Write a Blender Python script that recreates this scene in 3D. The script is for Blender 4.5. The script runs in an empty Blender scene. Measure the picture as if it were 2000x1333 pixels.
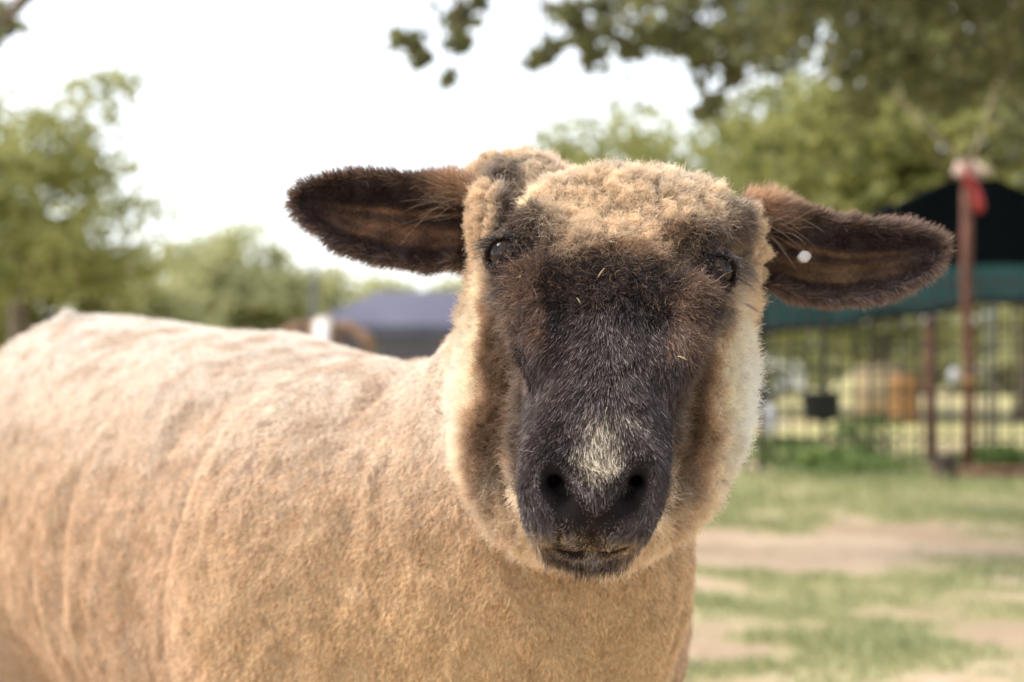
import bpy, math, numpy as np
from mathutils import Vector
rng = np.random.default_rng(7)
sc = bpy.context.scene

# ------------------------------------------------------------------ camera
F = 60.0 / 36.0 * 2000.0          # focal length in photo pixels
CZ, HY = 0.78, 720.0              # camera height, horizon row of the photo
cam_d = bpy.data.cameras.new('camera'); cam = bpy.data.objects.new('camera', cam_d)
sc.collection.objects.link(cam); sc.camera = cam
cam.location = (0, 0, CZ); cam.rotation_euler = (math.radians(90), 0, 0)
cam_d.lens = 60; cam_d.sensor_width = 36; cam_d.shift_y = (HY - 666.5) / 2000.0
cam_d.clip_start = 0.05; cam_d.clip_end = 2000
cam_d.dof.use_dof = True; cam_d.dof.focus_distance = 1.02
cam_d.dof.aperture_fstop = 6.3; cam_d.dof.aperture_blades = 0

# ------------------------------------------------------------------ world, sun, exposure
SUN_EL, SUN_AZ = math.radians(54), math.radians(-84)      # azimuth from +Y towards +X
world = bpy.data.worlds.new('World'); sc.world = world; world.use_nodes = True
wn = world.node_tree.nodes; wl = world.node_tree.links
bg = wn['Background']
sky = wn.new('ShaderNodeTexSky'); sky.sky_type = 'NISHITA'; sky.sun_disc = False
sky.sun_elevation = SUN_EL; sky.sun_rotation = SUN_AZ
sky.air_density = 1.0; sky.dust_density = 1.0; sky.ozone_density = 1.0
hs = wn.new('ShaderNodeHueSaturation'); hs.inputs['Saturation'].default_value = 0.28
wl.new(sky.outputs[0], hs.inputs['Color']); wl.new(hs.outputs[0], bg.inputs['Color'])
bg.inputs['Strength'].default_value = 0.15
sun_d = bpy.data.lights.new('sun', 'SUN'); sun = bpy.data.objects.new('sun', sun_d); sc.collection.objects.link(sun)
sun_d.energy = 2.0; sun_d.angle = math.radians(20); sun_d.color = (1.0, 0.90, 0.76)
sv = Vector((math.sin(SUN_AZ) * math.cos(SUN_EL), math.cos(SUN_AZ) * math.cos(SUN_EL), math.sin(SUN_EL)))
sun.rotation_euler = sv.to_track_quat('Z', 'Y').to_euler()
vs = sc.view_settings
vs.view_transform = 'Standard'; vs.look = 'None'; vs.exposure = 1.22; vs.gamma = 1; vs.use_curve_mapping = False
sc.cycles.max_bounces = 7; sc.cycles.diffuse_bounces = 4; sc.cycles.glossy_bounces = 2; sc.cycles.transmission_bounces = 5; sc.cycles.transparent_max_bounces = 8
sc.cycles.use_denoising = True

# ------------------------------------------------------------------ helpers
def P(px, py, Y):
    return np.array([(px - 1000.0) / F * Y, Y, CZ - (py - HY) / F * Y])
def norm(v): return v / (np.linalg.norm(v, axis=-1, keepdims=True) + 1e-12)
def hash3(i, j, k, seed):
    h = (i.astype(np.int64) * 73856093) ^ (j.astype(np.int64) * 19349663) ^ (k.astype(np.int64) * 83492791) ^ (seed * 2654435761 & 0xffffffff)
    h = (h & 0xffffffff).astype(np.uint32)
    h ^= h >> np.uint32(16); h *= np.uint32(0x7feb352d); h ^= h >> np.uint32(15); h *= np.uint32(0x846ca68b); h ^= h >> np.uint32(16)
    return h.astype(np.float32) / np.float32(2147483648.0) - 1.0
def vnoise(p, seed=0):
    p = np.asarray(p, dtype=np.float32); f = np.floor(p); t = p - f; t = t * t * (3 - 2 * t); i = f.astype(np.int32)
    r = 0
    for dx in (0, 1):
        wx = t[:, 0] if dx else 1 - t[:, 0]
        for dy in (0, 1):
            wy = t[:, 1] if dy else 1 - t[:, 1]
            for dz in (0, 1):
                wz = t[:, 2] if dz else 1 - t[:, 2]
                r = r + wx * wy * wz * hash3(i[:, 0] + dx, i[:, 1] + dy, i[:, 2] + dz, seed)
    return r
def fbm(p, seed=0, o=3):
    r = 0; a = 1.0; s = 0
    for k in range(o):
        r = r + a * vnoise(p * (2.03 ** k) + 17.3 * k, seed + k); s += a; a *= 0.5
    return r / s
def nvec(p, seed): return np.stack([vnoise(p, seed), vnoise(p + 31.7, seed + 1), vnoise(p - 13.1, seed + 2)], 1)
def sstep(a, b, x):
    t = np.clip((x - a) / (b - a), 0, 1); return t * t * (3 - 2 * t)
def mixc(a, b, t): return a * (1 - t[:, None]) + b * t[:, None]
def C(*v): return np.array(v, dtype=float)[None, :]

def link(o, parent=None):
    sc.collection.objects.link(o)
    if parent is not None: o.parent = parent
    return o
def tag(o, label=None, cat=None, group=None, kind=None):
    if label: o['label'] = label
    if cat: o['category'] = cat
    if group: o['group'] = group
    if kind: o['kind'] = kind
    return o
def empty(name, loc=(0, 0, 0), rz=0):
    o = bpy.data.objects.new(name, None); o.empty_display_size = 0.1; o.location = loc; o.rotation_euler = (0, 0, rz); return link(o)
def mesh_np(name, V, Q, mat=None, parent=None, smooth=True, col=None):
    V = np.asarray(V, dtype=np.float32); Q = np.asarray(Q, dtype=np.int32)
    me = bpy.data.meshes.new(name); n = Q.shape[1]
    me.vertices.add(len(V)); me.vertices.foreach_set('co', V.ravel())
    me.loops.add(Q.size); me.loops.foreach_set('vertex_index', Q.ravel())
    me.polygons.add(len(Q)); me.polygons.foreach_set('loop_start', np.arange(0, Q.size, n, dtype=np.int32))
    me.polygons.foreach_set('use_smooth', np.full(len(Q), smooth))
    me.update(calc_edges=True)
    if col is not None:
        a = me.attributes.new('tint', 'FLOAT_COLOR', 'POINT')
        a.data.foreach_set('color', np.concatenate([col, np.ones((len(V), 1))], 1).astype(np.float32).ravel())
    if mat: me.materials.append(mat)
    return link(bpy.data.objects.new(name, me), parent)
class MB:
    """collects tubes, boxes and prisms into one mesh"""
    def __init__(s): s.v = []; s.f = []
    def add(s, vs_, fs_):
        b = len(s.v); s.v += [tuple(map(float, q)) for q in vs_]; s.f += [tuple(b + i for i in f) for f in fs_]
    def tube(s, pts, rad, n=8):
        pts = [np.array(q, float) for q in pts]; rad = rad if hasattr(rad, '__len__') else [rad] * len(pts)
        vs_ = []; fs_ = []
        for k, q in enumerate(pts):
            d = norm(pts[min(k + 1, len(pts) - 1)] - pts[max(k - 1, 0)])
            u = norm(np.cross(d, [0.31, 0.95, 0.05] if abs(d[1]) < .9 else [1, 0, 0])); w = np.cross(d, u)
            for j in range(n):
                a = 2 * math.pi * j / n; vs_.append(q + rad[k] * (math.cos(a) * u + math.sin(a) * w))
        for k in range(len(pts) - 1):
            for j in range(n):
                fs_.append((k * n + j, k * n + (j + 1) % n, (k + 1) * n + (j + 1) % n, (k + 1) * n + j))
        fs_.append(tuple(range(n))[::-1]); fs_.append(tuple((len(pts) - 1) * n + j for j in range(n)))
        s.add(vs_, fs_)
    def box(s, c, size, rz=0.0, bev=0.0):
        x, y, z = [q / 2 for q in size]; ca, sa = math.cos(rz), math.sin(rz)
        vs_ = []
        for dz in (-z, z):
            for dx, dy in ((-x, -y), (x, -y), (x, y), (-x, y)):
                vs_.append((c[0] + dx * ca - dy * sa, c[1] + dx * sa + dy * ca, c[2] + dz))
        s.add(vs_, [(3, 2, 1, 0), (4, 5, 6, 7), (0, 1, 5, 4), (1, 2, 6, 5), (2, 3, 7, 6), (3, 0, 4, 7)])
    def lathe(s, c, prof, n=20):
        vs_ = []; fs_ = []
        for r, z in prof:
            for j in range(n):
                a = 2 * math.pi * j / n; vs_.append((c[0] + r * math.cos(a), c[1] + r * math.sin(a), c[2] + z))
        for k in range(len(prof) - 1):
            for j in range(n):
                fs_.append((k * n + j, k * n + (j + 1) % n, (k + 1) * n + (j + 1) % n, (k + 1) * n + j))
        fs_.append(tuple(range(n))[::-1]); fs_.append(tuple((len(prof) - 1) * n + j for j in range(n)))
        s.add(vs_, fs_)
    def build(s, name, mat, parent=None, smooth=False):
        me = bpy.data.meshes.new(name); me.from_pydata(s.v, [], s.f); me.materials.append(mat)
        if smooth: me.polygons.foreach_set('use_smooth', [True] * len(me.polygons))
        me.update()
        return link(bpy.data.objects.new(name, me), parent)

# ------------------------------------------------------------------ materials
def new_mat(name):
    m = bpy.data.materials.new(name); m.use_nodes = True
    return m, m.node_tree.nodes, m.node_tree.links, m.node_tree.nodes['Principled BSDF']
def plain(name, c1, c2, scale=8, rough=0.7, metal=0.0, bump=0.0, detail=5):
    m, n, l, b = new_mat(name)
    tc = n.new('ShaderNodeTexCoord'); t = n.new('ShaderNodeTexNoise'); t.inputs['Scale'].default_value = scale; t.inputs['Detail'].default_value = detail
    r = n.new('ShaderNodeValToRGB'); r.color_ramp.elements[0].position = .3; r.color_ramp.elements[1].position = .7
    r.color_ramp.elements[0].color = (*c1, 1); r.color_ramp.elements[1].color = (*c2, 1)
    l.new(tc.outputs['Object'], t.inputs['Vector']); l.new(t.outputs['Fac'], r.inputs[0]); l.new(r.outputs[0], b.inputs['Base Color'])
    b.inputs['Roughness'].default_value = rough; b.inputs['Metallic'].default_value = metal
    if bump:
        bp = n.new('ShaderNodeBump'); bp.inputs['Strength'].default_value = bump; bp.inputs['Distance'].default_value = .02
        l.new(t.outputs['Fac'], bp.inputs['Height']); l.new(bp.outputs[0], b.inputs['Normal'])
    return m
def tinted(name, rough=0.8, scale=300, amp=.25, spec=.3):
    m, n, l, b = new_mat(name)
    a = n.new('ShaderNodeAttribute'); a.attribute_name = 'tint'
    t = n.new('ShaderNodeTexNoise'); t.inputs['Scale'].default_value = scale; t.inputs['Detail'].default_value = 4
    tc = n.new('ShaderNodeTexCoord'); l.new(tc.outputs['Object'], t.inputs['Vector'])
    mr = n.new('ShaderNodeMapRange'); mr.inputs[3].default_value = 1 - amp; mr.inputs[4].default_value = 1 + amp
    l.new(t.outputs['Fac'], mr.inputs[0])
    mx = n.new('ShaderNodeVectorMath'); mx.operation = 'SCALE'; l.new(a.outputs['Color'], mx.inputs[0]); l.new(mr.outputs[0], mx.inputs['Scale'])
    bp = n.new('ShaderNodeBump'); bp.inputs['Strength'].default_value = .35; bp.inputs['Distance'].default_value = .002; l.new(t.outputs['Fac'], bp.inputs['Height']); l.new(bp.outputs[0], b.inputs['Normal'])
    l.new(mx.outputs[0], b.inputs['Base Color']); b.inputs['Roughness'].default_value = rough; b.inputs['Specular IOR Level'].default_value = spec
    return m
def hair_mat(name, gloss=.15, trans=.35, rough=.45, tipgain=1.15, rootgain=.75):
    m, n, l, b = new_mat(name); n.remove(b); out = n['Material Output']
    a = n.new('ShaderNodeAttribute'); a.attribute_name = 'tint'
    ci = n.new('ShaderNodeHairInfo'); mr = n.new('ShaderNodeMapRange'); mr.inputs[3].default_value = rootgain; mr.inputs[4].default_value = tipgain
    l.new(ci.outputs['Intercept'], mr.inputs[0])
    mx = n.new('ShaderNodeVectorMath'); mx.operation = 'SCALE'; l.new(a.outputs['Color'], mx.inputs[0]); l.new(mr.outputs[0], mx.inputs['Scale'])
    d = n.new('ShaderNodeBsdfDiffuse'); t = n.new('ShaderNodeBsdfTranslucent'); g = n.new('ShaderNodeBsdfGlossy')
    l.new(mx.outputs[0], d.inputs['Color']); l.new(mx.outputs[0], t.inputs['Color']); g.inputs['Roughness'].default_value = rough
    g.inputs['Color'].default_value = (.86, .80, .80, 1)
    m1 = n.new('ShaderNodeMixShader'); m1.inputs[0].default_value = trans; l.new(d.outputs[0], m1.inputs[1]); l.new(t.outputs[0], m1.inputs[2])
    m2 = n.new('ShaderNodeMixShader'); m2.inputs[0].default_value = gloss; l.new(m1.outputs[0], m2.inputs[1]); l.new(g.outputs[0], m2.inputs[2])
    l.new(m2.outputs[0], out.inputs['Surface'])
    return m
def leaf_mat(name, c1, c2, trans=.4):
    m, n, l, b = new_mat(name); n.remove(b); out = n['Material Output']
    a = n.new('ShaderNodeAttribute'); a.attribute_name = 'tint'
    r = n.new('ShaderNodeMix'); r.data_type = 'RGBA'; r.inputs[6].default_value = (*c1, 1); r.inputs[7].default_value = (*c2, 1)
    l.new(a.outputs['Fac'], r.inputs[0])
    d = n.new('ShaderNodeBsdfPrincipled'); d.inputs['Roughness'].default_value = .55; t = n.new('ShaderNodeBsdfTranslucent')
    l.new(r.outputs[2], d.inputs['Base Color']); l.new(r.outputs[2], t.inputs['Color'])
    m1 = n.new('ShaderNodeMixShader'); m1.inputs[0].default_value = trans; l.new(d.outputs[0], m1.inputs[1]); l.new(t.outputs[0], m1.inputs[2])
    l.new(m1.outputs[0], out.inputs['Surface'])
    return m

# ------------------------------------------------------------------ implicit surfaces
def smin(a, b, k):
    h = np.maximum(k - np.abs(a - b), 0) / k; return np.minimum(a, b) - h * h * k * .25
def smax(a, b, k): return -smin(-a, -b, k)
def ell(p, c, r, M=None):
    q = p - np.asarray(c, np.float32)
    if M is not None: q = q @ np.asarray(M, np.float32).T
    r = np.asarray(r, np.float32); k = np.sqrt(((q / r) ** 2).sum(1)); return (k - 1) * r.min()
def cone(p, a, b, ra, rb):
    a = np.asarray(a, np.float32); b = np.asarray(b, np.float32); d = b - a
    t = np.clip(((p - a) @ d) / (d @ d), 0, 1); q = p - a - t[:, None] * d
    return np.sqrt((q * q).sum(1)) - (ra + (rb - ra) * t)
def chain(p, pts, rs, k=.0):
    r = None
    for i in range(len(pts) - 1):
        c = cone(p, pts[i], pts[i + 1], rs[i], rs[i + 1]); r = c if r is None else (smin(r, c, k) if k else np.minimum(r, c))
    return r
def curve_tab(s, v, n=400):
    """smooth interpolation (cubic Hermite) through stations, tabulated"""
    s = np.array(s, float); v = np.array(v, float); m = np.gradient(v, s)
    x = np.linspace(s[0], s[-1], n); i = np.clip(np.searchsorted(s, x) - 1, 0, len(s) - 2); h = s[i + 1] - s[i]; t = (x - s[i]) / h
    y = (2*t**3-3*t**2+1)*v[i] + (t**3-2*t**2+t)*h*m[i] + (-2*t**3+3*t**2)*v[i+1] + (t**3-t**2)*h*m[i+1]
    return x.astype(np.float32), y.astype(np.float32)
def tube_field(s, x, n, S, W, T, B, p=2.3):
    w = np.interp(s, *curve_tab(S, W)); t = np.interp(s, *curve_tab(S, T)); b = np.interp(s, *curve_tab(S, B))
    c = (t + b) / 2; h = (t - b) / 2
    d = ((np.abs(x) / w) ** p + (np.abs(n - c) / h) ** p) ** (1 / p)
    return (d - 1) * np.minimum(w, h)
def surface_nets(field, xs, ys, zs, band=.05, step=4):
    nx, ny, nz = len(xs), len(ys), len(zs)
    cx, cy, cz = [np.append(np.arange(0, m - 1, step), m - 1) for m in (nx, ny, nz)]
    g = np.stack(np.meshgrid(xs[cx], ys[cy], zs[cz], indexing='ij'), -1).reshape(-1, 3).astype(np.float32)
    fc = field(g).reshape(len(cx), len(cy), len(cz))
    Fd = np.empty((nx, ny, nz), np.float32); need = np.zeros((nx, ny, nz), bool)
    act = np.abs(fc) < band
    for i in range(len(cx) - 1):
        for j in range(len(cy) - 1):
            blk = act[i:i + 2, j:j + 2].any((0, 1)); blk = blk[:-1] | blk[1:]
            sgn = fc[i, j]
            sl = (slice(cx[i], cx[i + 1] + 1), slice(cy[j], cy[j + 1] + 1))
            rep = np.repeat(sgn[:-1], np.diff(cz)); rep = np.append(rep, sgn[-1])
            Fd[sl] = rep[None, None, :]
            nb = np.append(np.repeat(blk, np.diff(cz)), blk[-1])
            kk = np.zeros(nz, bool); kk |= nb; kk[1:] |= nb[:-1]
            need[sl] |= kk[None, None, :]
    I = np.nonzero(need)
    pts = np.stack([xs[I[0]], ys[I[1]], zs[I[2]]], 1).astype(np.float32)
    for a in range(0, len(pts), 600000):
        Fd[I[0][a:a+600000], I[1][a:a+600000], I[2][a:a+600000]] = field(pts[a:a + 600000])
    inside = Fd < 0
    cnt = np.zeros((nx - 1, ny - 1, nz - 1), np.uint8)
    for a in (0, 1):
        for b in (0, 1):
            for c in (0, 1): cnt += inside[a:nx - 1 + a, b:ny - 1 + b, c:nz - 1 + c]
    A = np.stack(np.nonzero((cnt > 0) & (cnt < 8)), 1)
    idx = np.full((nx - 1, ny - 1, nz - 1), -1, np.int32); idx[A[:, 0], A[:, 1], A[:, 2]] = np.arange(len(A))
    acc = np.zeros((len(A), 3)); num = np.zeros(len(A))
    cor = [(a, b, c) for a in (0, 1) for b in (0, 1) for c in (0, 1)]
    def cval(o): return Fd[A[:, 0] + o[0], A[:, 1] + o[1], A[:, 2] + o[2]]
    def cpos(o): return np.stack([xs[A[:, 0] + o[0]], ys[A[:, 1] + o[1]], zs[A[:, 2] + o[2]]], 1)
    for o in cor:
        for ax in range(3):
            if o[ax] == 0:
                o2 = list(o); o2[ax] = 1; f0 = cval(o); f1 = cval(o2); m = (f0 < 0) != (f1 < 0)
                t = np.where(m, f0 / np.where(m, f0 - f1, 1), 0)
                p0 = cpos(o); p1 = cpos(o2); acc += np.where(m[:, None], p0 + t[:, None] * (p1 - p0), 0); num += m
    V = acc / num[:, None]
    Q = []
    for ax in range(3):
        sl0 = [slice(None)] * 3; sl1 = [slice(None)] * 3; sl0[ax] = slice(0, -1); sl1[ax] = slice(1, None)
        a0 = inside[tuple(sl0)]; a1 = inside[tuple(sl1)]
        E = np.stack(np.nonzero(a0 != a1), 1)
        u, w = (ax + 1) % 3, (ax + 2) % 3
        lim = [nx - 1, ny - 1, nz - 1]
        E = E[(E[:, u] > 0) & (E[:, w] > 0) & (E[:, u] < lim[u]) & (E[:, w] < lim[w])]
        q = []
        for du, dw in ((-1, -1), (0, -1), (0, 0), (-1, 0)):
            e = E.copy(); e[:, u] += du; e[:, w] += dw; q.append(idx[e[:, 0], e[:, 1], e[:, 2]])
        q = np.stack(q, 1); flip = ~a0[E[:, 0], E[:, 1], E[:, 2]]
        q[flip] = q[flip][:, ::-1]
        Q.append(q[(q >= 0).all(1)])
    return V, np.concatenate(Q)
def vnormals(V, Q):
    n = np.cross(V[Q[:, 2]] - V[Q[:, 0]], V[Q[:, 3]] - V[Q[:, 1]]); N = np.zeros_like(V)
    for k in range(4): np.add.at(N, Q[:, k], n)
    return norm(N)
def relax(V, Q, it=1, lam=.5):
    for _ in range(it):
        S = np.zeros_like(V); c = np.zeros(len(V))
        for k in range(4):
            for d in (1, 3): np.add.at(S, Q[:, k], V[Q[:, (k + d) % 4]]); np.add.at(c, Q[:, k], 1)
        V = V + lam * (S / c[:, None] - V)
    return V
def scatter(V, Q, N, weight, count):
    """random points on a quad mesh, by area times vertex weight"""
    T = np.concatenate([Q[:, [0, 1, 2]], Q[:, [0, 2, 3]]])
    ar = np.linalg.norm(np.cross(V[T[:, 1]] - V[T[:, 0]], V[T[:, 2]] - V[T[:, 0]]), axis=1) / 2
    w = ar * weight[T].mean(1); cum = np.cumsum(w); t = np.searchsorted(cum, rng.random(count) * cum[-1]); t = np.clip(t, 0, len(T) - 1)
    a = rng.random(count); b = rng.random(count); m = a + b > 1; a[m] = 1 - a[m]; b[m] = 1 - b[m]
    bc = np.stack([1 - a - b, a, b], 1); tri = T[t]
    return (V[tri] * bc[..., None]).sum(1), norm((N[tri] * bc[..., None]).sum(1)), tri, bc
def strands(name, roots, d0, bend, L, col, mat, parent, npts=5, rad=.00018, curl=None, turns=2.0, ph=None, taper=.35, frizz=0.0):
    n = len(roots); t = np.linspace(0, 1, npts)
    d0 = norm(d0); L = np.broadcast_to(L, (n,)); e1 = norm(np.cross(d0, rng.normal(size=(n, 3)))); e2 = np.cross(d0, e1)
    ph = rng.random(n) * 6.283 if ph is None else ph
    Pn = roots[:, None, :] + d0[:, None, :] * (L[:, None] * t)[..., None] + bend[:, None, :] * (L[:, None] * t ** 2)[..., None]
    if curl is not None:
        curl = np.broadcast_to(curl, (n,)); tw = np.broadcast_to(turns, (n,))
        a = ph[:, None] + 6.283 * tw[:, None] * t; env = curl[:, None] * np.minimum(t * 2.5, 1)
        Pn = Pn + (np.cos(a) * env)[..., None] * e1[:, None, :] + (np.sin(a) * env)[..., None] * e2[:, None, :]
    if frizz: Pn = Pn + rng.normal(size=Pn.shape) * (frizz * t)[None, :, None]
    cv = bpy.data.hair_curves.new(name); cv.add_curves([npts] * n)
    cv.attributes['position'].data.foreach_set('vector', Pn.astype(np.float32).ravel())
    r = cv.attributes.get('radius') or cv.attributes.new('radius', 'FLOAT', 'POINT')
    rr = np.broadcast_to(rad, (n,))[:, None] * (1 - (1 - taper) * t[None, :] ** 1.5)
    r.data.foreach_set('value', rr.astype(np.float32).ravel())
    c = cv.attributes.new('tint', 'FLOAT_COLOR', 'CURVE')
    c.data.foreach_set('color', np.concatenate([np.clip(col, .002, .95), np.ones((n, 1))], 1).astype(np.float32).ravel())
    cv.materials.append(mat)
    return link(bpy.data.objects.new(name, cv), parent)
# ================================================================== setting
def seg_axis(cuts):
    v = []
    for a, b, st in cuts: v += list(np.arange(a, b, st))
    return np.array(v + [cuts[-1][1]], float)
gx = seg_axis([(-400, -40, 40), (-40, -8, 2), (-8, 10, .11), (10, 40, 2), (40, 400, 40)])
gy = seg_axis([(-30, -2, 4), (-2, 3, .5), (3, 15, .11), (15, 40, .4), (40, 100, 5), (100, 900, 80)])
GX, GY = np.meshgrid(gx, gy, indexing='ij'); gp = np.stack([GX.ravel(), GY.ravel(), np.zeros(GX.size)], 1)
def grassiness(p):
    n = fbm(p * np.array([1.1, .8, 1]), 801, 3) * .8 + fbm(p * 4.5, 811, 2) * .55
    y = p[:, 1] + .35 * vnoise(p * 1.3, 821)
    base = np.interp(y, [3, 4.2, 5.2, 6.4, 6.9, 7.6, 8.2, 9, 12.4, 13.2, 16, 40], [.0, .02, -.03, .06, -.10, -.08, .22, .6, .75, .45, .35, .5])
    return n + base
gg = grassiness(gp)
dirt = mixc(C(.34, .25, .175) * np.ones((len(gp), 1)), C(.49, .38, .275) * np.ones((len(gp), 1)), sstep(-.4, .5, fbm(gp * 2.6, 831, 3)))
turf = mixc(C(.27, .26, .13) * np.ones((len(gp), 1)), C(.40, .37, .17) * np.ones((len(gp), 1)), sstep(13, 18, gp[:, 1]) * .8 + .2 * sstep(-.3, .4, fbm(gp * 2, 841, 2)))  # turf past the fence painted paler and yellower, as if sunlit
gcol = mixc(dirt, turf, sstep(-.05, .35, gg))
gp[:, 2] = fbm(gp * .8, 851, 3) * .018 + fbm(gp * 5, 855, 2) * .006
gi = np.arange(GX.size).reshape(GX.shape)
M_ground = tinted('ground_earth', .95, 14, .3, .1)
ground = mesh_np('ground', gp, np.stack([gi[:-1, :-1], gi[1:, :-1], gi[1:, 1:], gi[:-1, 1:]], -1).reshape(-1, 4), M_ground, col=gcol); ground['kind'] = 'structure'

# ---- grass blades (nobody could count them)
M_grass = leaf_mat('grass_blade', (.22, .25, .11), (.46, .46, .24), .35)
def blades(name, pts, hgt, wid, label):
    n = len(pts); a = rng.random(n) * 6.283; lean = rng.normal(size=(n, 2)) * .45 * hgt[:, None]
    side = np.stack([np.cos(a), np.sin(a), np.zeros(n)], 1) * wid[:, None]
    mid = pts + np.concatenate([lean * .35, (hgt * .55)[:, None]], 1); tip = pts + np.concatenate([lean, hgt[:, None]], 1)
    V = np.stack([pts - side, pts + side, mid + side * .8, mid - side * .8, tip + side * .15, tip - side * .15], 1).reshape(-1, 3)
    b = np.arange(n)[:, None] * 6
    Qd = np.concatenate([b + np.array([[0, 1, 2, 3]]), b + np.array([[3, 2, 4, 5]])])
    t = np.clip(rng.normal(.5, .25, n), 0, 1); col = np.repeat(np.stack([t] * 3, 1), 6, 0)
    o = mesh_np(name, V, Qd, M_grass, col=col); tag(o, label, 'grass', kind='stuff'); return o
N0 = 260000
yy = 3.8 * (16 / 3.8) ** rng.random(N0); xx = (rng.random(N0) - .5) * 1.15 * yy + .12 * yy
cand = np.stack([xx, yy, np.zeros(N0)], 1); g0 = grassiness(cand) + .10 * rng.normal(size=N0)
keep = (g0 > .22) & (rng.random(N0) < np.interp(yy, [4, 9, 16], [.55, .6, .35])); cand = cand[keep]; g0 = g0[keep]
hg = (.025 + .05 * rng.random(len(cand))) * np.clip(g0 * 1.4, .5, 1.8) * np.interp(cand[:, 1], [7, 9, 12.5, 16], [.8, 1.0, 1.0, .9])
blades('grass', cand, hg, .0035 + .003 * rng.random(len(cand)) * np.interp(cand[:, 1], [4, 12], [1, 1.8]), 'patchy short grass growing on bare earth')

# ---- foliage
def leaf_cloud(pts, size, droop=0.0, tint=None):
    n = len(pts); d = norm(rng.normal(size=(n, 3)) + np.array([[0, 0, -droop]])); u = norm(np.cross(d, rng.normal(size=(n, 3))))
    L = size * (.6 + .8 * rng.random(n)); d = d * L[:, None]; u = u * (L * .36)[:, None]; nn = norm(np.cross(d, u)) * (L * .12)[:, None]
    V = np.stack([pts - d * .5, pts + u - d * .05 + nn, pts + d * .5, pts - u - d * .05 + nn], 1).reshape(-1, 3)
    Qd = np.arange(n * 4).reshape(-1, 4)
    t = np.clip((rng.normal(.45, .28, n) if tint is None else tint), 0, 1)
    return V, Qd, np.repeat(np.stack([t] * 3, 1), 4, 0)
M_bark = plain('bark', (.10, .075, .055), (.22, .17, .13), 14, .9, bump=.6)
M_leafA = leaf_mat('leaf_light', (.225, .24, .07), (.46, .45, .17), .5)
M_leafB = leaf_mat('leaf_dark', (.17, .185, .06), (.41, .41, .145), .5)
M_leafC = leaf_mat('leaf_far', (.40, .41, .20), (.56, .55, .32), .5)  # paler greens put distance haze into the leaf colour
M_leafD = leaf_mat('leaf_oak', (.095, .10, .045), (.26, .265, .10), .44)
def tree(base, H, crown_c, crown_r, nclump, nleaf, size, mat, label, group, trunk_r=.14, fill=1.0, seedf=None, cat='tree'):
    base = np.array(base, float); cc = np.array(crown_c, float); cr = np.array(crown_r, float)
    root = empty('broadleaf_tree', base); tag(root, label, cat, group)
    cl = norm(rng.normal(size=(nclump, 3))) * (rng.random((nclump, 1)) ** .45) * cr * np.array([1, 1, 1]) + cc
    cl = cl * 1.0 + rng.normal(size=cl.shape) * cr * .06
    if seedf is not None: cl = cl[seedf(cl)]
    if len(cl) == 0: return root
    k = rng.integers(0, len(cl), nleaf); sp = cr.mean() * .135 * (.6 + .8 * rng.random(len(cl)))
    pts = cl[k] + rng.normal(size=(nleaf, 3)) * sp[k][:, None] * np.array([1.25, 1.25, .7])
    up = np.clip(.45 + .25 * (pts[:, 2] - cl[k][:, 2]) / (sp[k] + 1e-6) + .2 * rng.normal(size=nleaf), 0, 1)
    v, q, c = leaf_cloud(pts - base, size, tint=np.clip(rng.normal(.45, .3, nleaf), 0, 1))
    mesh_np('crown', v, q, mat, root, smooth=False, col=c)
    m = MB(); top = cc - base + np.array([0, 0, cr[2] * .3])
    p1 = np.array([0.06 * H * (rng.random() - .5), 0, (cc[2] - cr[2]) * .9 if cc[2] - cr[2] > .5 else H * .25])
    m.tube([(0, 0, -.05), p1 * .5 + np.array([.03, .02, 0]), p1, (p1 + top) / 2 + rng.normal(size=3) * .1, top], [trunk_r * 1.3, trunk_r, trunk_r * .85, trunk_r * .6, trunk_r * .2], 9)
    for c_ in cl[rng.permutation(len(cl))[:min(14, len(cl))]]:
        a = p1 + (top - p1) * rng.random() * .7; b = c_ - base
        m.tube([a, (a + b) / 2 + np.array([0, 0, .08 * H * .3]), b], [trunk_r * .4, trunk_r * .25, trunk_r * .08], 6)
    m.build('trunk', M_bark, root, True)
    return root
def X(px, Y): return (px - 1000) / F * Y
def Z(py, Y): return CZ - (py - HY) / F * Y
# tall tree at the edge of the paddock, open crown
def gap(cl): return rng.random(len(cl)) < .92
tree((X(40, 30), 30, 0), 6, (X(70, 30), 30, Z(345, 30)), (2.35, 2.3, 2.1), 60, 4300, .18, M_leafA, 'open-crowned leafy tree rising behind the sheep\'s rump', None, .20)
tree((X(-160, 26), 26, 0), 5, (X(-120, 26), 26, Z(420, 26)), (1.5, 1.5, 2.1), 50, 5200, .16, M_leafA, 'bushy light green tree cut off by the picture edge', None, .16)
tree((X(60, 33), 33, 0), 3, (X(70, 33), 33, Z(560, 33)), (2.0, 1.6, 1.2), 45, 5200, .2, M_leafA, 'low leafy tree filling the space under the open-crowned tree', None, .12)
for i, (px, top, w, Y, nm) in enumerate([(250, 520, 1.9, 50, 'round pale tree just beyond the open-crowned tree'),
        (415, 452, 2.3, 58, 'tallest of the pale round trees on the far edge of the field'),
        (520, 487, 1.7, 58, 'pale pointed tree on the far edge left of the thin pole'),
        (600, 520, 2.0, 62, 'low pale tree behind the thin pole and blue tent'),
        (770, 540, 2.3, 66, 'low pale tree behind the ridge of the blue tent'),
        (905, 548, 2.0, 66, 'low pale tree half hidden by the sheep\'s ear')]):
    zt = Z(top, Y); tree((X(px, Y), Y, 0), zt, (X(px, Y), Y, zt * .55), (w, w, zt * .45), 60, 6500, .30, M_leafC, nm, 'trees on the far edge of the field', .15)
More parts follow.
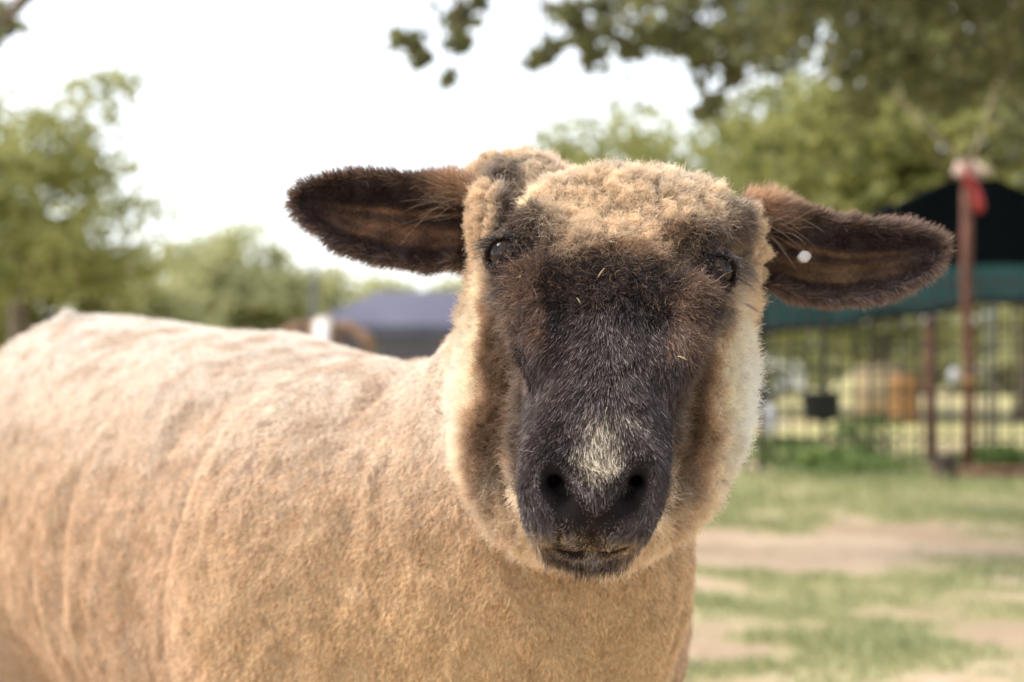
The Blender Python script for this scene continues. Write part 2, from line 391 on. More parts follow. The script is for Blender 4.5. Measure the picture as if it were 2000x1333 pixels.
for (px, top, w, Y, n_, mt, nm) in [(1225, 195, 2.3, 34, 6200, M_leafA, 'mid green tree with a pointed top above the sheep\'s forehead'),
        (1075, 330, 1.6, 40, 3800, M_leafA, 'small pale tree rising between the sheep\'s poll and raised ear'),
        (1480, 225, 2.6, 32, 7500, M_leafA, 'bushy tree above the ear with the white tag'),
        (1720, 60, 3.2, 27, 10500, M_leafB, 'dense dark tree behind the shade shelter'),
        (2010, 0, 3.2, 25, 10500, M_leafB, 'dense dark tree cut by the picture edge behind the rusty post')]:
    zt = Z(top, Y); tree((X(px, Y), Y, 0), zt, (X(px, Y), Y, zt * .60), (w, w * .9, zt * .42), 75, n_, .19, mt, nm, 'trees beyond the fence', .18)
for (px, top, w, Y, nm) in [(1560, 640, 2.2, 55, 'low shrub beyond the fence beside the parked white car'), (1760, 625, 2.0, 52, 'low shrub beyond the fence above the orange drum'), (1960, 600, 2.4, 50, 'low shrub beyond the fence past the rusty post')]:
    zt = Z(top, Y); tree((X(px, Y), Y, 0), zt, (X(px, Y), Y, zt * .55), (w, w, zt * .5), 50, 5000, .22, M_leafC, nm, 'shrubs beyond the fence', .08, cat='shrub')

# ---- overhanging oak: trunk outside the frame, limbs and hanging sprays in view
OY = 7.0
oak = empty('oak_tree', (4.4, 8.6, 0)); tag(oak, 'oak spreading over the scene with dark sprays hanging into the sky', 'tree')
ob = np.array([4.4, 8.6, 0]); om = MB()
om.tube([(0, 0, -.05), (.02, 0, .9), (-.1, -.05, 2.0), (-.15, -.1, 3.2), (.1, 0, 4.6)], [.36, .28, .25, .2, .1], 14)
limbs = [[(-.12, -.05, 2.4), (-1.2, -.6, 2.75), (-2.6, -1.2, 2.75), (-4.2, -1.6, 2.62), (-5.0, -1.7, 2.5)], [(-.12, -.05, 2.8), (-1.5, .2, 3.3), (-3.2, -.2, 3.2), (-4.4, -.8, 2.9)], [(-.1, 0, 2.1), (-.9, -.9, 2.35), (-2.0, -1.5, 2.45), (-3.0, -1.7, 2.3)], [(-4.4, -.8, 2.9), (-5.4, -1.15, 2.85), (-6.2, -1.5, 2.55), (-6.5, -1.58, 2.2)]]
for lb in limbs: om.tube(lb, list(np.linspace(.13, .018, len(lb))), 9)
limb_pts = np.concatenate([np.array([np.array(l[i]) + (np.array(l[i + 1]) - np.array(l[i])) * t for i in range(len(l) - 1) for t in np.linspace(0, 1, 8)]) for l in limbs]) + ob
clus = [(785, 75, .05), (806, 92, .05), (822, 118, .035), (880, 42, .05), (905, 30, .05), (895, 75, .05), (905, 90, .035), (874, 155, .03), (935, 2, .035), (1045, 118, .035), (1062, 105, .04), (1078, 92, .04),
        (1105, 20, .06), (1118, 40, .06), (1135, 70, .06), (1150, 95, .05), (1160, 118, .04), (1195, 60, .06), (1230, 85, .06), (1245, 100, .05), (1180, 10, .06), (1270, 70, .06), (1300, 75, .05), (1330, 40, .06),
        (1370, 130, .05), (1395, 90, .06), (1420, 70, .07), (1430, 140, .06), (1425, 160, .05), (1375, 215, .05), (1395, 200, .05), (1345, 100, .05), (15, 55, .06), (2, 30, .07), (-20, 45, .07)]
cl3 = [(np.array([X(a, OY + (i % 5) * .12), OY + (i % 5) * .12, Z(b, OY + (i % 5) * .12)]), r) for i, (a, b, r) in enumerate(clus)]
for _ in range(480):
    px, py = rng.uniform(1180, 2300), rng.uniform(-260, 330); Y = rng.uniform(6.0, 10.0)
    lim = np.interp(px, [1180, 1300, 1500, 1700, 1900, 2300], [-5, 35, 105, 165, 225, 330])
    if py < lim + 30 * rng.normal(): cl3.append((np.array([X(px, Y), Y, Z(py, Y)]), rng.uniform(.05, .12)))
pts = []; 
for c, r in cl3:
    k = int(18 + 380 * r); pts.append(c + rng.normal(size=(k, 3)) * r * np.array([.62, .9, .55]))
    if rng.random() < .55 or r < .075:
        j = np.argmin(np.linalg.norm(limb_pts - c, axis=1) - .3 * (limb_pts[:, 2] > c[2])); a = limb_pts[j]
        if np.linalg.norm(a - c) < 2.2: om.tube([a - ob, (a + c) / 2 - ob + np.array([0, 0, .05]), c - ob], [.008, .005, .003], 5)
pts = np.concatenate(pts)
# the part of the oak's crown above the frame
hi = ob + np.array([-1.6, -.4, 4.2]) + rng.normal(size=(70, 3)) * np.array([1.6, 1.2, .6])
pts2 = np.concatenate([c + rng.normal(size=(70, 3)) * .28 for c in hi])
v, q, c = leaf_cloud(np.concatenate([pts, pts2]) - ob, .062, .4); mesh_np('crown', v, q, M_leafD, oak, smooth=False, col=c)
om.build('trunk', M_bark, oak, True)

# ================================================================== things beyond the sheep
# ---- canopy tent
M_roof = plain('tent_roof_cloth', (.075, .075, .12), (.105, .105, .16), 1.5, .55)
M_wall = plain('tent_wall_cloth', (.075, .068, .085), (.10, .09, .11), 2, .7)
M_pole = plain('painted_pole', (.10, .10, .11), (.16, .16, .17), 5, .5, .4)
TY = 27.0; x0, x1 = X(606, TY), X(1130, TY); ze = Z(637, TY); zr = Z(560, TY)
tent = empty('canopy_tent', ((x0 + x1) / 2, TY + 1.6, 0)); tag(tent, 'blue-grey canopy tent with dark side walls behind the sheep', 'tent')
tx = (x1 - x0) / 2
def quad_sheet(name, V, Fq, mat, parent, thick=.01):
    me = bpy.data.meshes.new(name); me.from_pydata([tuple(map(float, q)) for q in V], [], Fq); me.materials.append(mat); me.update()
    o = link(bpy.data.objects.new(name, me), parent); md = o.modifiers.new('solid', 'SOLIDIFY'); md.thickness = thick; return o
rv = [(-tx - .12, -1.75, ze), (tx + .12, -1.75, ze), (tx + .12, 1.75, ze), (-tx - .12, 1.75, ze), (-tx + .95, 0, zr), (tx - .95, 0, zr)]
def sag(a, b, c=None): return None
quad_sheet('roof', rv, [(0, 1, 5, 4), (1, 2, 5), (2, 3, 4, 5), (3, 0, 4)], M_roof, tent)
quad_sheet('valance', [(-tx - .13, -1.76, ze + .01), (tx + .13, -1.76, ze + .01), (tx + .13, -1.76, ze - .16), (-tx - .13, -1.76, ze - .16)], [(0, 1, 2, 3)], M_roof, tent)
for k in range(4):
    a = -tx + k * tx / 2; w = quad_sheet('wall_panel', [(a + .02, -1.70, ze), (a + tx / 2 - .02, -1.70, ze), (a + tx / 2 - .02, -1.66, .03), (a + .02, -1.66, .03)], [(0, 1, 2, 3)], M_wall, tent)
quad_sheet('wall_panel', [(-tx, -1.68, ze), (-tx, 1.7, ze), (-tx, 1.7, .03), (-tx, -1.68, .03)], [(0, 1, 2, 3)], M_wall, tent)
for sx in (-1, 1):
    for sy in (-1, 1):
        m = MB(); m.tube([(sx * (tx + .05), sy * 1.72, 0), (sx * (tx + .05), sy * 1.72, ze)], .025, 8); m.build('pole', M_pole, tent)
# ---- thin pole with a short arm
pr = empty('thin_pole', (X(611, 25.6), 25.6, 0)); tag(pr, 'thin dark pole standing at the corner of the blue-grey tent', 'pole')
m = MB(); m.tube([(0, 0, 0), (0, 0, 1.2), (.01, 0, 2.75)], [.055, .05, .03], 10); m.build('shaft', M_pole, pr, True)
m = MB(); m.tube([(-.12, 0, 2.62), (.12, 0, 2.62)], .018, 6); m.build('cross_arm', M_pole, pr)
# ---- low shed at the picture edge
M_sheet = plain('galvanised_sheet', (.50, .51, .54), (.66, .67, .70), 4, .5, .2)
M_roofg = plain('shed_roof', (.16, .15, .15), (.24, .23, .22), 3, .7)
shY = 34.0; sx0, sx1 = X(-420, shY), X(75, shY); zt = Z(648, shY)
shed = empty('shed', ((sx0 + sx1) / 2, shY + 1.5, 0)); tag(shed, 'low pale metal shed with dark roof past the sheep\'s rump', 'shed')
hw = (sx1 - sx0) / 2
n_p = 12
for k in range(n_p):
    m = MB(); a = -hw + (k + .5) * 2 * hw / n_p; m.box((a, -1.5 + .012 * (k % 2), zt / 2), (2 * hw / n_p - .015, .03, zt)); m.build('panel', M_sheet, shed)
m = MB(); m.box((hw - .02, .0, zt / 2), (.03, 2.9, zt)); m.build('side_wall', M_sheet, shed)
m = MB(); m.add([(-hw - .2, -1.8, zt), (hw + .2, -1.8, zt), (hw + .2, 1.7, zt + .35), (-hw - .2, 1.7, zt + .35), (-hw - .2, -1.8, zt + .1), (hw + .2, -1.8, zt + .1), (hw + .2, 1.7, zt + .45), (-hw - .2, 1.7, zt + .45)], [(3, 2, 1, 0), (4, 5, 6, 7), (0, 1, 5, 4), (1, 2, 6, 5), (2, 3, 7, 6), (3, 0, 4, 7)]); m.build('roof', M_roofg, shed)
# ---- goat behind the sheep's back
def make_goat():
    G = P(628, 624, 7.0); gxy = np.array([G[0], G[1], 0]); top = G[2]
    def fld(p):
        q = p
        d = chain(q, [(.05, .35, .62), (.10, .95, .63)], [.17, .18], .05)
        d = smin(d, chain(q, [(.03, .28, .68), (.0, .10, top - .10)], [.12, .075], .03), .06)
        d = smin(d, chain(q, [(.0, .07, top - .05), (.0, -.06, top - .16), (.0, -.10, top - .21)], [.068, .048, .036], .02), .03)
        for sx in (-1, 1):
            for yy in (.34, .92):
                d = smin(d, chain(q, [(.06 + .09 * sx, yy, .55), (.06 + .09 * sx, yy + .02, .28), (.06 + .09 * sx, yy, .02)], [.08, .035, .03]), .04)
            ed = chain(q, [(.05 * sx, .06, top - .022), (.11 * sx, .04, top - .03), (.185 * sx, .02, top - .085), (.20 * sx, .01, top - .14)], [.016, .026, .03, .014], .015)
            d = smin(d, ed, .012)
            d = smin(d, chain(q, [(.028 * sx, .10, top - .0), (.045 * sx, .17, top + .0)], [.014, .008]), .01)
        d = smin(d, chain(q, [(.11, 1.1, .72), (.12, 1.2, .76)], [.03, .015]), .03)
        return d
    ax = np.arange(-.32, .42, .013, dtype=np.float32); ay = np.arange(-.18, 1.3, .016, dtype=np.float32); az = np.arange(-.02, top + .08, .013, dtype=np.float32)
    V, Q = surface_nets(fld, ax, ay, az, band=.09); V = relax(V, Q, 1, .4)
    one = np.ones((len(V), 1)); m = fbm(V * 20, 901, 2) * .02
    hd = sstep(.24, .16, V[:, 1] + m) * sstep(top - .30, top - .24, V[:, 2])
    c = mixc(C(.72, .68, .62) * one, C(.24, .15, .10) * one, hd)
    c = mixc(c, C(.85, .82, .78) * one, hd * sstep(.042, .026, np.abs(V[:, 0]) + m) * sstep(.10, .055, V[:, 1]) * sstep(top + .02, top - .01, V[:, 2]))
    o = mesh_np('goat', V, Q, tinted('goat_coat', .85, 60, .2), col=c); o.location = gxy
    tag(o, 'brown-headed goat with a white blaze peering over the sheep\'s back', 'goat')
    for sx in (-1, 1):
        e = MB(); e.lathe((0, 0, 0), [(.0005, -.011), (.008, -.008), (.011, 0), (.008, .008), (.0005, .011)], 12)
        eo = e.build('eye', plain('goat_eye', (.03, .02, .01), (.08, .05, .02), 50, .15), o, True); eo.location = (.056 * sx, .02, top - .075)
make_goat()

# ---- rusty post with rags and ropes
M_rust = plain('rusty_metal', (.085, .034, .024), (.17, .07, .045), 9, .9, .0, bump=.3)
M_red = plain('red_ribbon', (.36, .025, .025), (.45, .045, .04), 20, .6)
M_rag = plain('pale_rag', (.50, .36, .32), (.66, .50, .45), 20, .9)
M_rope = plain('rope_fibre', (.36, .30, .22), (.48, .41, .31), 60, .9)
M_orange = plain('orange_plastic', (.24, .115, .03), (.32, .155, .045), 6, .5)
FY = 12.3
fp_ = empty('fence_post', (X(1890, FY), FY, 0)); tag(fp_, 'tall rusty fence post with red ribbon and rags tied at its top', 'post')
m = MB(); ztop = Z(322, FY); m.tube([(0, 0, -.02), (.015, 0, .7), (-.01, 0, 1.4), (0, 0, ztop)], [.041, .040, .041, .039], 14); m.build('pipe', M_rust, fp_, True)
m = MB(); m.tube([(0, 0, ztop - .01), (0, 0, ztop + .04)], [.06, .045], 14); m.build('cap', M_rust, fp_, True)
m = MB(); m.tube([(0, 0, Z(752, FY)), (0, 0, Z(738, FY))], .050, 14); m.build('orange_band', M_orange, fp_, True)
rag = empty('rag', (X(1890, FY), FY, ztop)); tag(rag, 'pale pinkish rag knotted round the top of the rusty post', 'rag')
m = MB(); 
for k in range(7):
    a = k * .9; m.tube([(.06 * math.cos(a), .06 * math.sin(a), .02), (.085 * math.cos(a + .5), .085 * math.sin(a + .5), -.03 - .01 * k), (.07 * math.cos(a + 1.1), .07 * math.sin(a + 1.1), -.075)], [.018, .03, .02], 8)
m.tube([(.06, -.05, -.03), (.10, -.06, -.06), (.16, -.05, -.045)], [.025, .03, .015], 8)
m.build('knot', M_rag, rag, True)
rib = empty('ribbon', (X(1890, FY), FY - .06, ztop - .05)); tag(rib, 'red ribbon hanging from the top of the rusty post', 'ribbon')
m = MB(); m.tube([(-.01, -.01, .03), (.015, -.012, -.08), (.05, -.015, -.18), (.065, -.012, -.27), (.06, -.01, -.30)], [.02, .025, .032, .036, .02], 8); m.build('tail', M_red, rib, True)
m = MB(); m.tube([(-.03, -.01, .03), (-.03, -.02, -.05), (-.02, -.012, -.13)], [.02, .025, .01], 8); m.build('tail', M_red, rib, True)
for (ax_, ay_, aY, lb) in ((1745, 160, 11.0, 'pale rope running from the rusty post up towards the dark trees'), (1965, 95, 11.2, 'pale rope running from the rusty post up past the picture edge tree')):
    a = np.array([X(1890, FY), FY - .03, ztop - .02]); b = P(ax_, ay_, aY)
    r_ = empty('rope', a); tag(r_, lb, 'rope', 'ropes tied to the rusty post')
    m = MB(); d = b - a; m.tube([d * t + np.array([0, 0, -.10 * t * (1.6 - t)]) for t in np.linspace(0, 1.6, 9)], .016, 7); m.build('strand', M_rope, r_, True)
fp2 = empty('fence_post', (X(1820, 14.0), 14.0, 0)); tag(fp2, 'shorter rusty post standing behind the fence beside the tall one', 'post')
m = MB(); m.tube([(0, 0, -.02), (-.01, 0, .6), (.0, 0, Z(600, 14.0))], [.052, .05, .05], 12); m.build('pipe', M_rust, fp2, True)
# ---- wire fence
M_wire = plain('wire', (.03, .026, .028), (.06, .052, .05), 20, .7, .2)
wf = empty('wire_fence', (X(1700, 12.6), 12.6, 0)); tag(wf, 'dark wire mesh fence crossing behind the sheep\'s tagged ear', 'fence')
vm = MB(); vm.tube([(0, 0, 0), (0, 0, 1.45)], .0115, 6); v0 = vm.build('wire', M_wire, wf)
for k in range(-13, 22):
    o = v0 if k == -13 else link(v0.copy(), wf); o.location = (k * .117, 0, .02)
hm_ = MB(); hm_.tube([(-1.45, 0.008, 0), (2.3, .008, 0)], .010, 6); h0 = hm_.build('wire', M_wire, wf)
for k in range(9):
    o = h0 if k == 0 else link(h0.copy(), wf); o.location = (0, 0, .10 + k * .165)
for px in (1489, 1610):
    tp = empty('stake', (X(px, 12.7), 12.7, 0)); tag(tp, 'thin dark steel stake holding the wire fence next to the sheep\'s cheek' if px == 1489 else 'thin dark steel stake under the black feed tub', 'stake', 'fence stakes')
    m = MB(); m.box((0, 0, .72), (.045, .008, 1.44)); m.box((0, .02, .72), (.008, .032, 1.44)); m.build('bar', M_wire, tp)
# ---- shade shelter: black canopy and green side cloth
M_black = plain('black_tarp', (.0025, .004, .0045), (.005, .007, .008), 2, .95)
M_black.node_tree.nodes['Principled BSDF'].inputs['Specular IOR Level'].default_value = .05
M_green = plain('green_shade_cloth', (.010, .065, .062), (.018, .092, .086), 3, .7)
SY = 13.4
sh = empty('shade_shelter', (X(1905, SY), SY, 0)); tag(sh, 'shade shelter with black peaked canopy and green side cloth beyond the fence', 'shelter')
ox = X(1905, SY)
def L_(px, py): return (X(px, SY) - ox, 0, Z(py, SY))
gv = [L_(1700, 425), L_(1780, 388), L_(1855, 352), L_(1950, 350), L_(2030, 385), L_(2110, 425), L_(2110, 528), L_(1700, 528)]
bk = [(q[0], 2.6, q[2]) for q in gv]
quad_sheet('canopy', gv + bk, [(0, 1, 2, 3, 4, 5, 6, 7), (0, 8, 9, 1), (1, 9, 10, 2), (2, 10, 11, 3), (3, 11, 12, 4), (4, 12, 13, 5)], M_black, sh, .006)
gr, gb = [], []
for k in range(25):
    px = 1400 + k * 32; f = (px - 1470) / 530
    gr.append((X(px, SY) - ox, -.03 + .02 * math.sin(k * 1.9), Z(519 + 1.2 * math.sin(k), SY))); gb.append((X(px, SY) - ox, -.02 + .035 * math.sin(k * 1.3), Z(655 - 72 * f + 4 * math.sin(k * 1.1), SY)))
quad_sheet('side_cloth', gr + gb, [(k, k + 1, 25 + k + 1, 25 + k) for k in range(24)], M_green, sh, .004)
m = MB(); m.tube([np.array(q) + np.array([0, -.01, 0]) for q in gb], .022, 6); m.build('hem', M_black, sh, True)
for px, yo in ((1405, 0.02), (2108, .05), (2108, 2.5)):
    m = MB(); m.tube([(X(px, SY) - ox, yo, 0), (X(px, SY) - ox, yo, Z(425 if px > 1500 else 515, SY))], .025, 8); m.build('pole', M_pole, sh, True)
# ---- tubs, jugs, drum, bale, stump, rail
M_tub = plain('black_rubber', (.012, .012, .018), (.03, .03, .04), 8, .6)
tub = empty('feed_tub', (X(1600, 12.5), 12.45, Z(822, 12.5))); tag(tub, 'black feed tub hooked on the wire fence', 'tub')
m = MB(); m.lathe((0, 0, 0), [(.10, 0), (.115, .01), (.145, .19), (.16, .20), (.16, .215), (.14, .215), (.11, .03), (.01, .02)], 24); m.build('bowl', M_tub, tub, True)
m = MB(); m.tube([(-.10, .12, .20), (-.08, .17, .26), (.08, .17, .26), (.10, .12, .20)], .008, 6); m.build('hook', M_wire, tub, True)
M_white = plain('white_plastic', (.50, .50, .52), (.62, .62, .64), 6, .45)
def jug(loc, s, label):
    r = empty('jug', loc); tag(r, label, 'jug', 'white plastic jugs')
    m = MB(); m.lathe((0, 0, 0), [(.05 * s, 0), (.062 * s, .01 * s), (.062 * s, .12 * s), (.045 * s, .16 * s), (.02 * s, .175 * s), (.02 * s, .195 * s)], 18); m.build('bottle', M_white, r, True)
    m = MB(); m.lathe((0, 0, .195 * s), [(.024 * s, 0), (.024 * s, .018 * s), (.004, .02 * s)], 14); m.build('cap', M_tub, r, True)
    m = MB(); m.tube([(.055 * s, 0, .13 * s), (.09 * s, 0, .12 * s), (.09 * s, 0, .06 * s), (.06 * s, 0, .05 * s)], .008 * s, 6); m.build('handle', M_white, r, True)
jug((X(1865, 12.45), 12.47, Z(750, 12.5)), .65, 'white jug hung on the fence between the two rusty posts')
jug((X(1500, 20), 20, .003), 1.9, 'white jug standing on the grass beyond the fence near the cheek')
drum = empty('plastic_drum', (X(1768, 24), 24, 0)); tag(drum, 'orange plastic drum standing beyond the wire fence', 'drum')
m = MB(); m.lathe((0, 0, 0), [(.17, .0), (.20, .02), (.21, .2), (.20, .21), (.20, .23), (.21, .24), (.21, .44), (.20, .45), (.20, .47), (.21, .48), (.20, .66), (.17, .69), (.02, .69)], 28); m.build('barrel', M_orange, drum, True)
m = MB(); m.lathe((.09, 0, .69), [(.03, 0), (.03, .02), (.003, .022)], 12); m.build('bung', M_tub, drum, True)
M_hay = plain('hay', (.40, .30, .17), (.58, .46, .29), 30, .95, bump=.8)
bale = empty('hay_bale', (X(1722, 26), 26, 0)); tag(bale, 'round tan hay bale lying behind the orange drum', 'bale')
m = MB(); n_ = 28; R_ = .42
prof = [(.02, -.38), (R_ * .93, -.37), (R_, -.33), (R_ * 1.01, 0), (R_, .33), (R_ * .93, .37), (.02, .38)]
vs_ = []; fs_ = []
for r, a in prof:
    for j in range(n_):
        t = 6.2832 * j / n_; w_ = 1 + .02 * math.sin(j * 2.3 + a * 9); vs_.append((a, r * w_ * math.cos(t), R_ + r * w_ * math.sin(t)))
for k in range(len(prof) - 1):
    for j in range(n_): fs_.append((k * n_ + j, k * n_ + (j + 1) % n_, (k + 1) * n_ + (j + 1) % n_, (k + 1) * n_ + j))
m.add(vs_, fs_); m.build('roll', M_hay, bale, True)
for a in (-.2, .0, .2):
    m = MB(); m.tube([(a, R_ * 1.02 * math.cos(t), R_ + R_ * 1.02 * math.sin(t)) for t in np.linspace(0, 6.2832, 33)], .006, 5); m.build('twine', M_rope, bale, True)
stump = empty('stump', (X(1848, 11.7), 11.7, 0)); tag(stump, 'dark wooden stump at the foot of the rusty posts', 'stump')
m = MB(); m.lathe((0, 0, 0), [(.09, -.01), (.082, .03), (.076, .10), (.077, .185), (.070, .195), (.003, .196)], 16); m.build('log', plain('dark_wood', (.025, .018, .014), (.06, .04, .03), 20, .9, bump=.6), stump, True)
rail = empty('rail', (X(1990, 11.9), 11.9, 0)); tag(rail, 'dark fallen timber rail lying at the foot of the fence', 'rail')
m = MB(); m.tube([(-.62, .05, .045), (0, 0, .05), (.9, -.04, .055)], [.04, .045, .042], 10); m.build('timber', M_rust, rail, True)
# ---- parked white car, far off
def car():
    CY = 44.0; xr = X(1566, CY); r = empty('parked_car', (xr - 2.1, CY, 0)); tag(r, 'white parked car far off beside the sheep\'s cheek', 'car')
    M_paint = plain('car_paint', (.74, .75, .78), (.80, .81, .84), 1, .25); M_glass = plain('car_glass', (.03, .035, .04), (.05, .055, .06), 1, .08)
    prof = [(-2.1, .30), (-2.12, .75), (-1.95, .92), (-1.25, .98), (-.65, 1.42), (.75, 1.45), (1.35, 1.02), (2.0, .90), (2.12, .70), (2.1, .30)]
    m = MB(); n = len(prof); vv = [(x, -.85 + (.14 if z > 1.1 else 0), z) for x, z in prof] + [(x, .85 - (.14 if z > 1.1 else 0), z) for x, z in prof]
    m.add(vv, [tuple(range(n))[::-1], tuple(range(n, 2 * n))] + [(i, (i + 1) % n, n + (i + 1) % n, n + i) for i in range(n)])
    b = m.build('body', M_paint, r)
    for a, c_ in ((-.98, -.05), (.02, .95)):
        m = MB(); m.add([(a, -.815, 1.02), (c_, -.815, 1.02), (c_ - .12 if c_ > .5 else c_, -.725, 1.38), (a + .35 if a < -.5 else a, -.725, 1.38)], [(0, 1, 2, 3)]); m.build('window', M_glass, r)
    for x in (-1.3, 1.3):
        m = MB(); m.tube([(x, -.9, .32), (x, -.68, .32)], .32, 20); w = m.build('wheel', M_tub, r, False)
        m = MB(); m.tube([(x, -.92, .32), (x, -.89, .32)], .19, 16); m.build('rim', M_sheet, w, False)
    for x in (-2.08, 2.06):
        m = MB(); m.box((x, -.62, .72), (.08, .28, .13)); m.build('headlight', M_sheet, r)
car()
# ---- weeds by the fence
M_weed = leaf_mat('weed_leaf', (.09, .15, .035), (.24, .33, .10), .4)
for px, py, Y, hgt, wdt, lb in ((1685, 805, 13.0, .36, .20, 'tallest leafy weed growing by the fence under the hay bale'), (1530, 868, 12.9, .22, .22, 'low leafy weed at the fence foot near the sheep\'s cheek'), (1620, 880, 12.1, .18, .2, 'low leafy weed at the foot of the steel stake'), (1700, 900, 11.8, .12, .16, 'low weed on the grass in front of the tallest weed'), (1955, 905, 12.6, .18, .2, 'low weed behind the fallen rail')):
    r = empty('weed', (X(px, Y), Y, 0)); tag(r, lb, 'weed', 'weeds along the fence')
    k = 420; t = rng.random(k) ** .7; pp = np.stack([rng.normal(size=k) * wdt * (1.1 - .5 * t), rng.normal(size=k) * wdt * .6, t * hgt + .03], 1)
    v, q, c = leaf_cloud(pp, .06); mesh_np('leaves', v, q, M_weed, r, smooth=False, col=c)
    m = MB()
    for j in range(7): a = rng.random() * 6.28; m.tube([(0, 0, 0), (.3 * wdt * math.cos(a), .3 * wdt * math.sin(a), hgt * .5), (.7 * wdt * math.cos(a), .6 * wdt * math.sin(a), hgt * (.7 + .3 * rng.random()))], [.006, .005, .002], 5)
    m.build('stem', M_weed, r, True)
# ================================================================== the sheep
EO = P(1194, 507, 1.07)                                   # between the eyes
NT = P(1165, 950, .95)                                    # tip of the nose bridge
HA = norm(NT - EO)                                        # along the face, towards the nose
HR = np.array([math.cos(.082), 0.0, -math.sin(.082)]); HR = norm(HR - HA * (HR @ HA))   # across the face
HN = np.cross(HA, HR)                                     # out of the face
if HN[1] > 0: HN = -HN
HM = np.stack([HR, HA, HN])                               # rows: x, s, n
def to_head(p):                                           # the lower jaw hangs a little to one side
    h = (p - EO) @ HM.T; h[:, 0] += np.maximum(h[:, 1] - .13, 0) * .045; return h
def from_head(x, s, n): return EO + (x - max(s - .13, 0) * .045) * HR + s * HA + n * HN
HS = [-.125, -.09, -.06, -.03, 0, .03, .06, .10, .14, .17, .20, .23]
HW = [.046, .060, .070, .0715, .065, .0545, .0460, .0425, .0400, .0350, .0255, .018]
HT = [-.097, -.067, -.033, -.004, .012, .013, .011, .009, .006, .001, -.010, -.024]
HB = [-.12, -.13, -.135, -.14, -.14, -.135, -.125, -.105, -.088, -.074, -.06, -.052]
BD = norm(np.array([-.60, .80, 0])); BL = np.array([-BD[1], BD[0], 0.])     # body axis (towards the rump); side facing the camera
BO = np.array([-.030, 1.41, 0])
BS = [-.19, -.15, -.10, 0, .15, .33, .50, .66, .78, .86, .91]
BW = [.05, .085, .125, .165, .185, .205, .20, .185, .155, .10, .04]
BT = [.60, .655, .695, .738, .775, .808, .818, .828, .828, .76, .66]
BB = [.52, .47, .44, .41, .395, .385, .40, .43, .47, .53, .58]
def bpt(t, side, z): return BO + BD * t + BL * side + np.array([0, 0, z])
RUFF_M = np.stack([HR, np.cross(np.array([0, 0, 1.]), HR) * 1.0, [0, 0, 1.]])
EYE_R = .0112
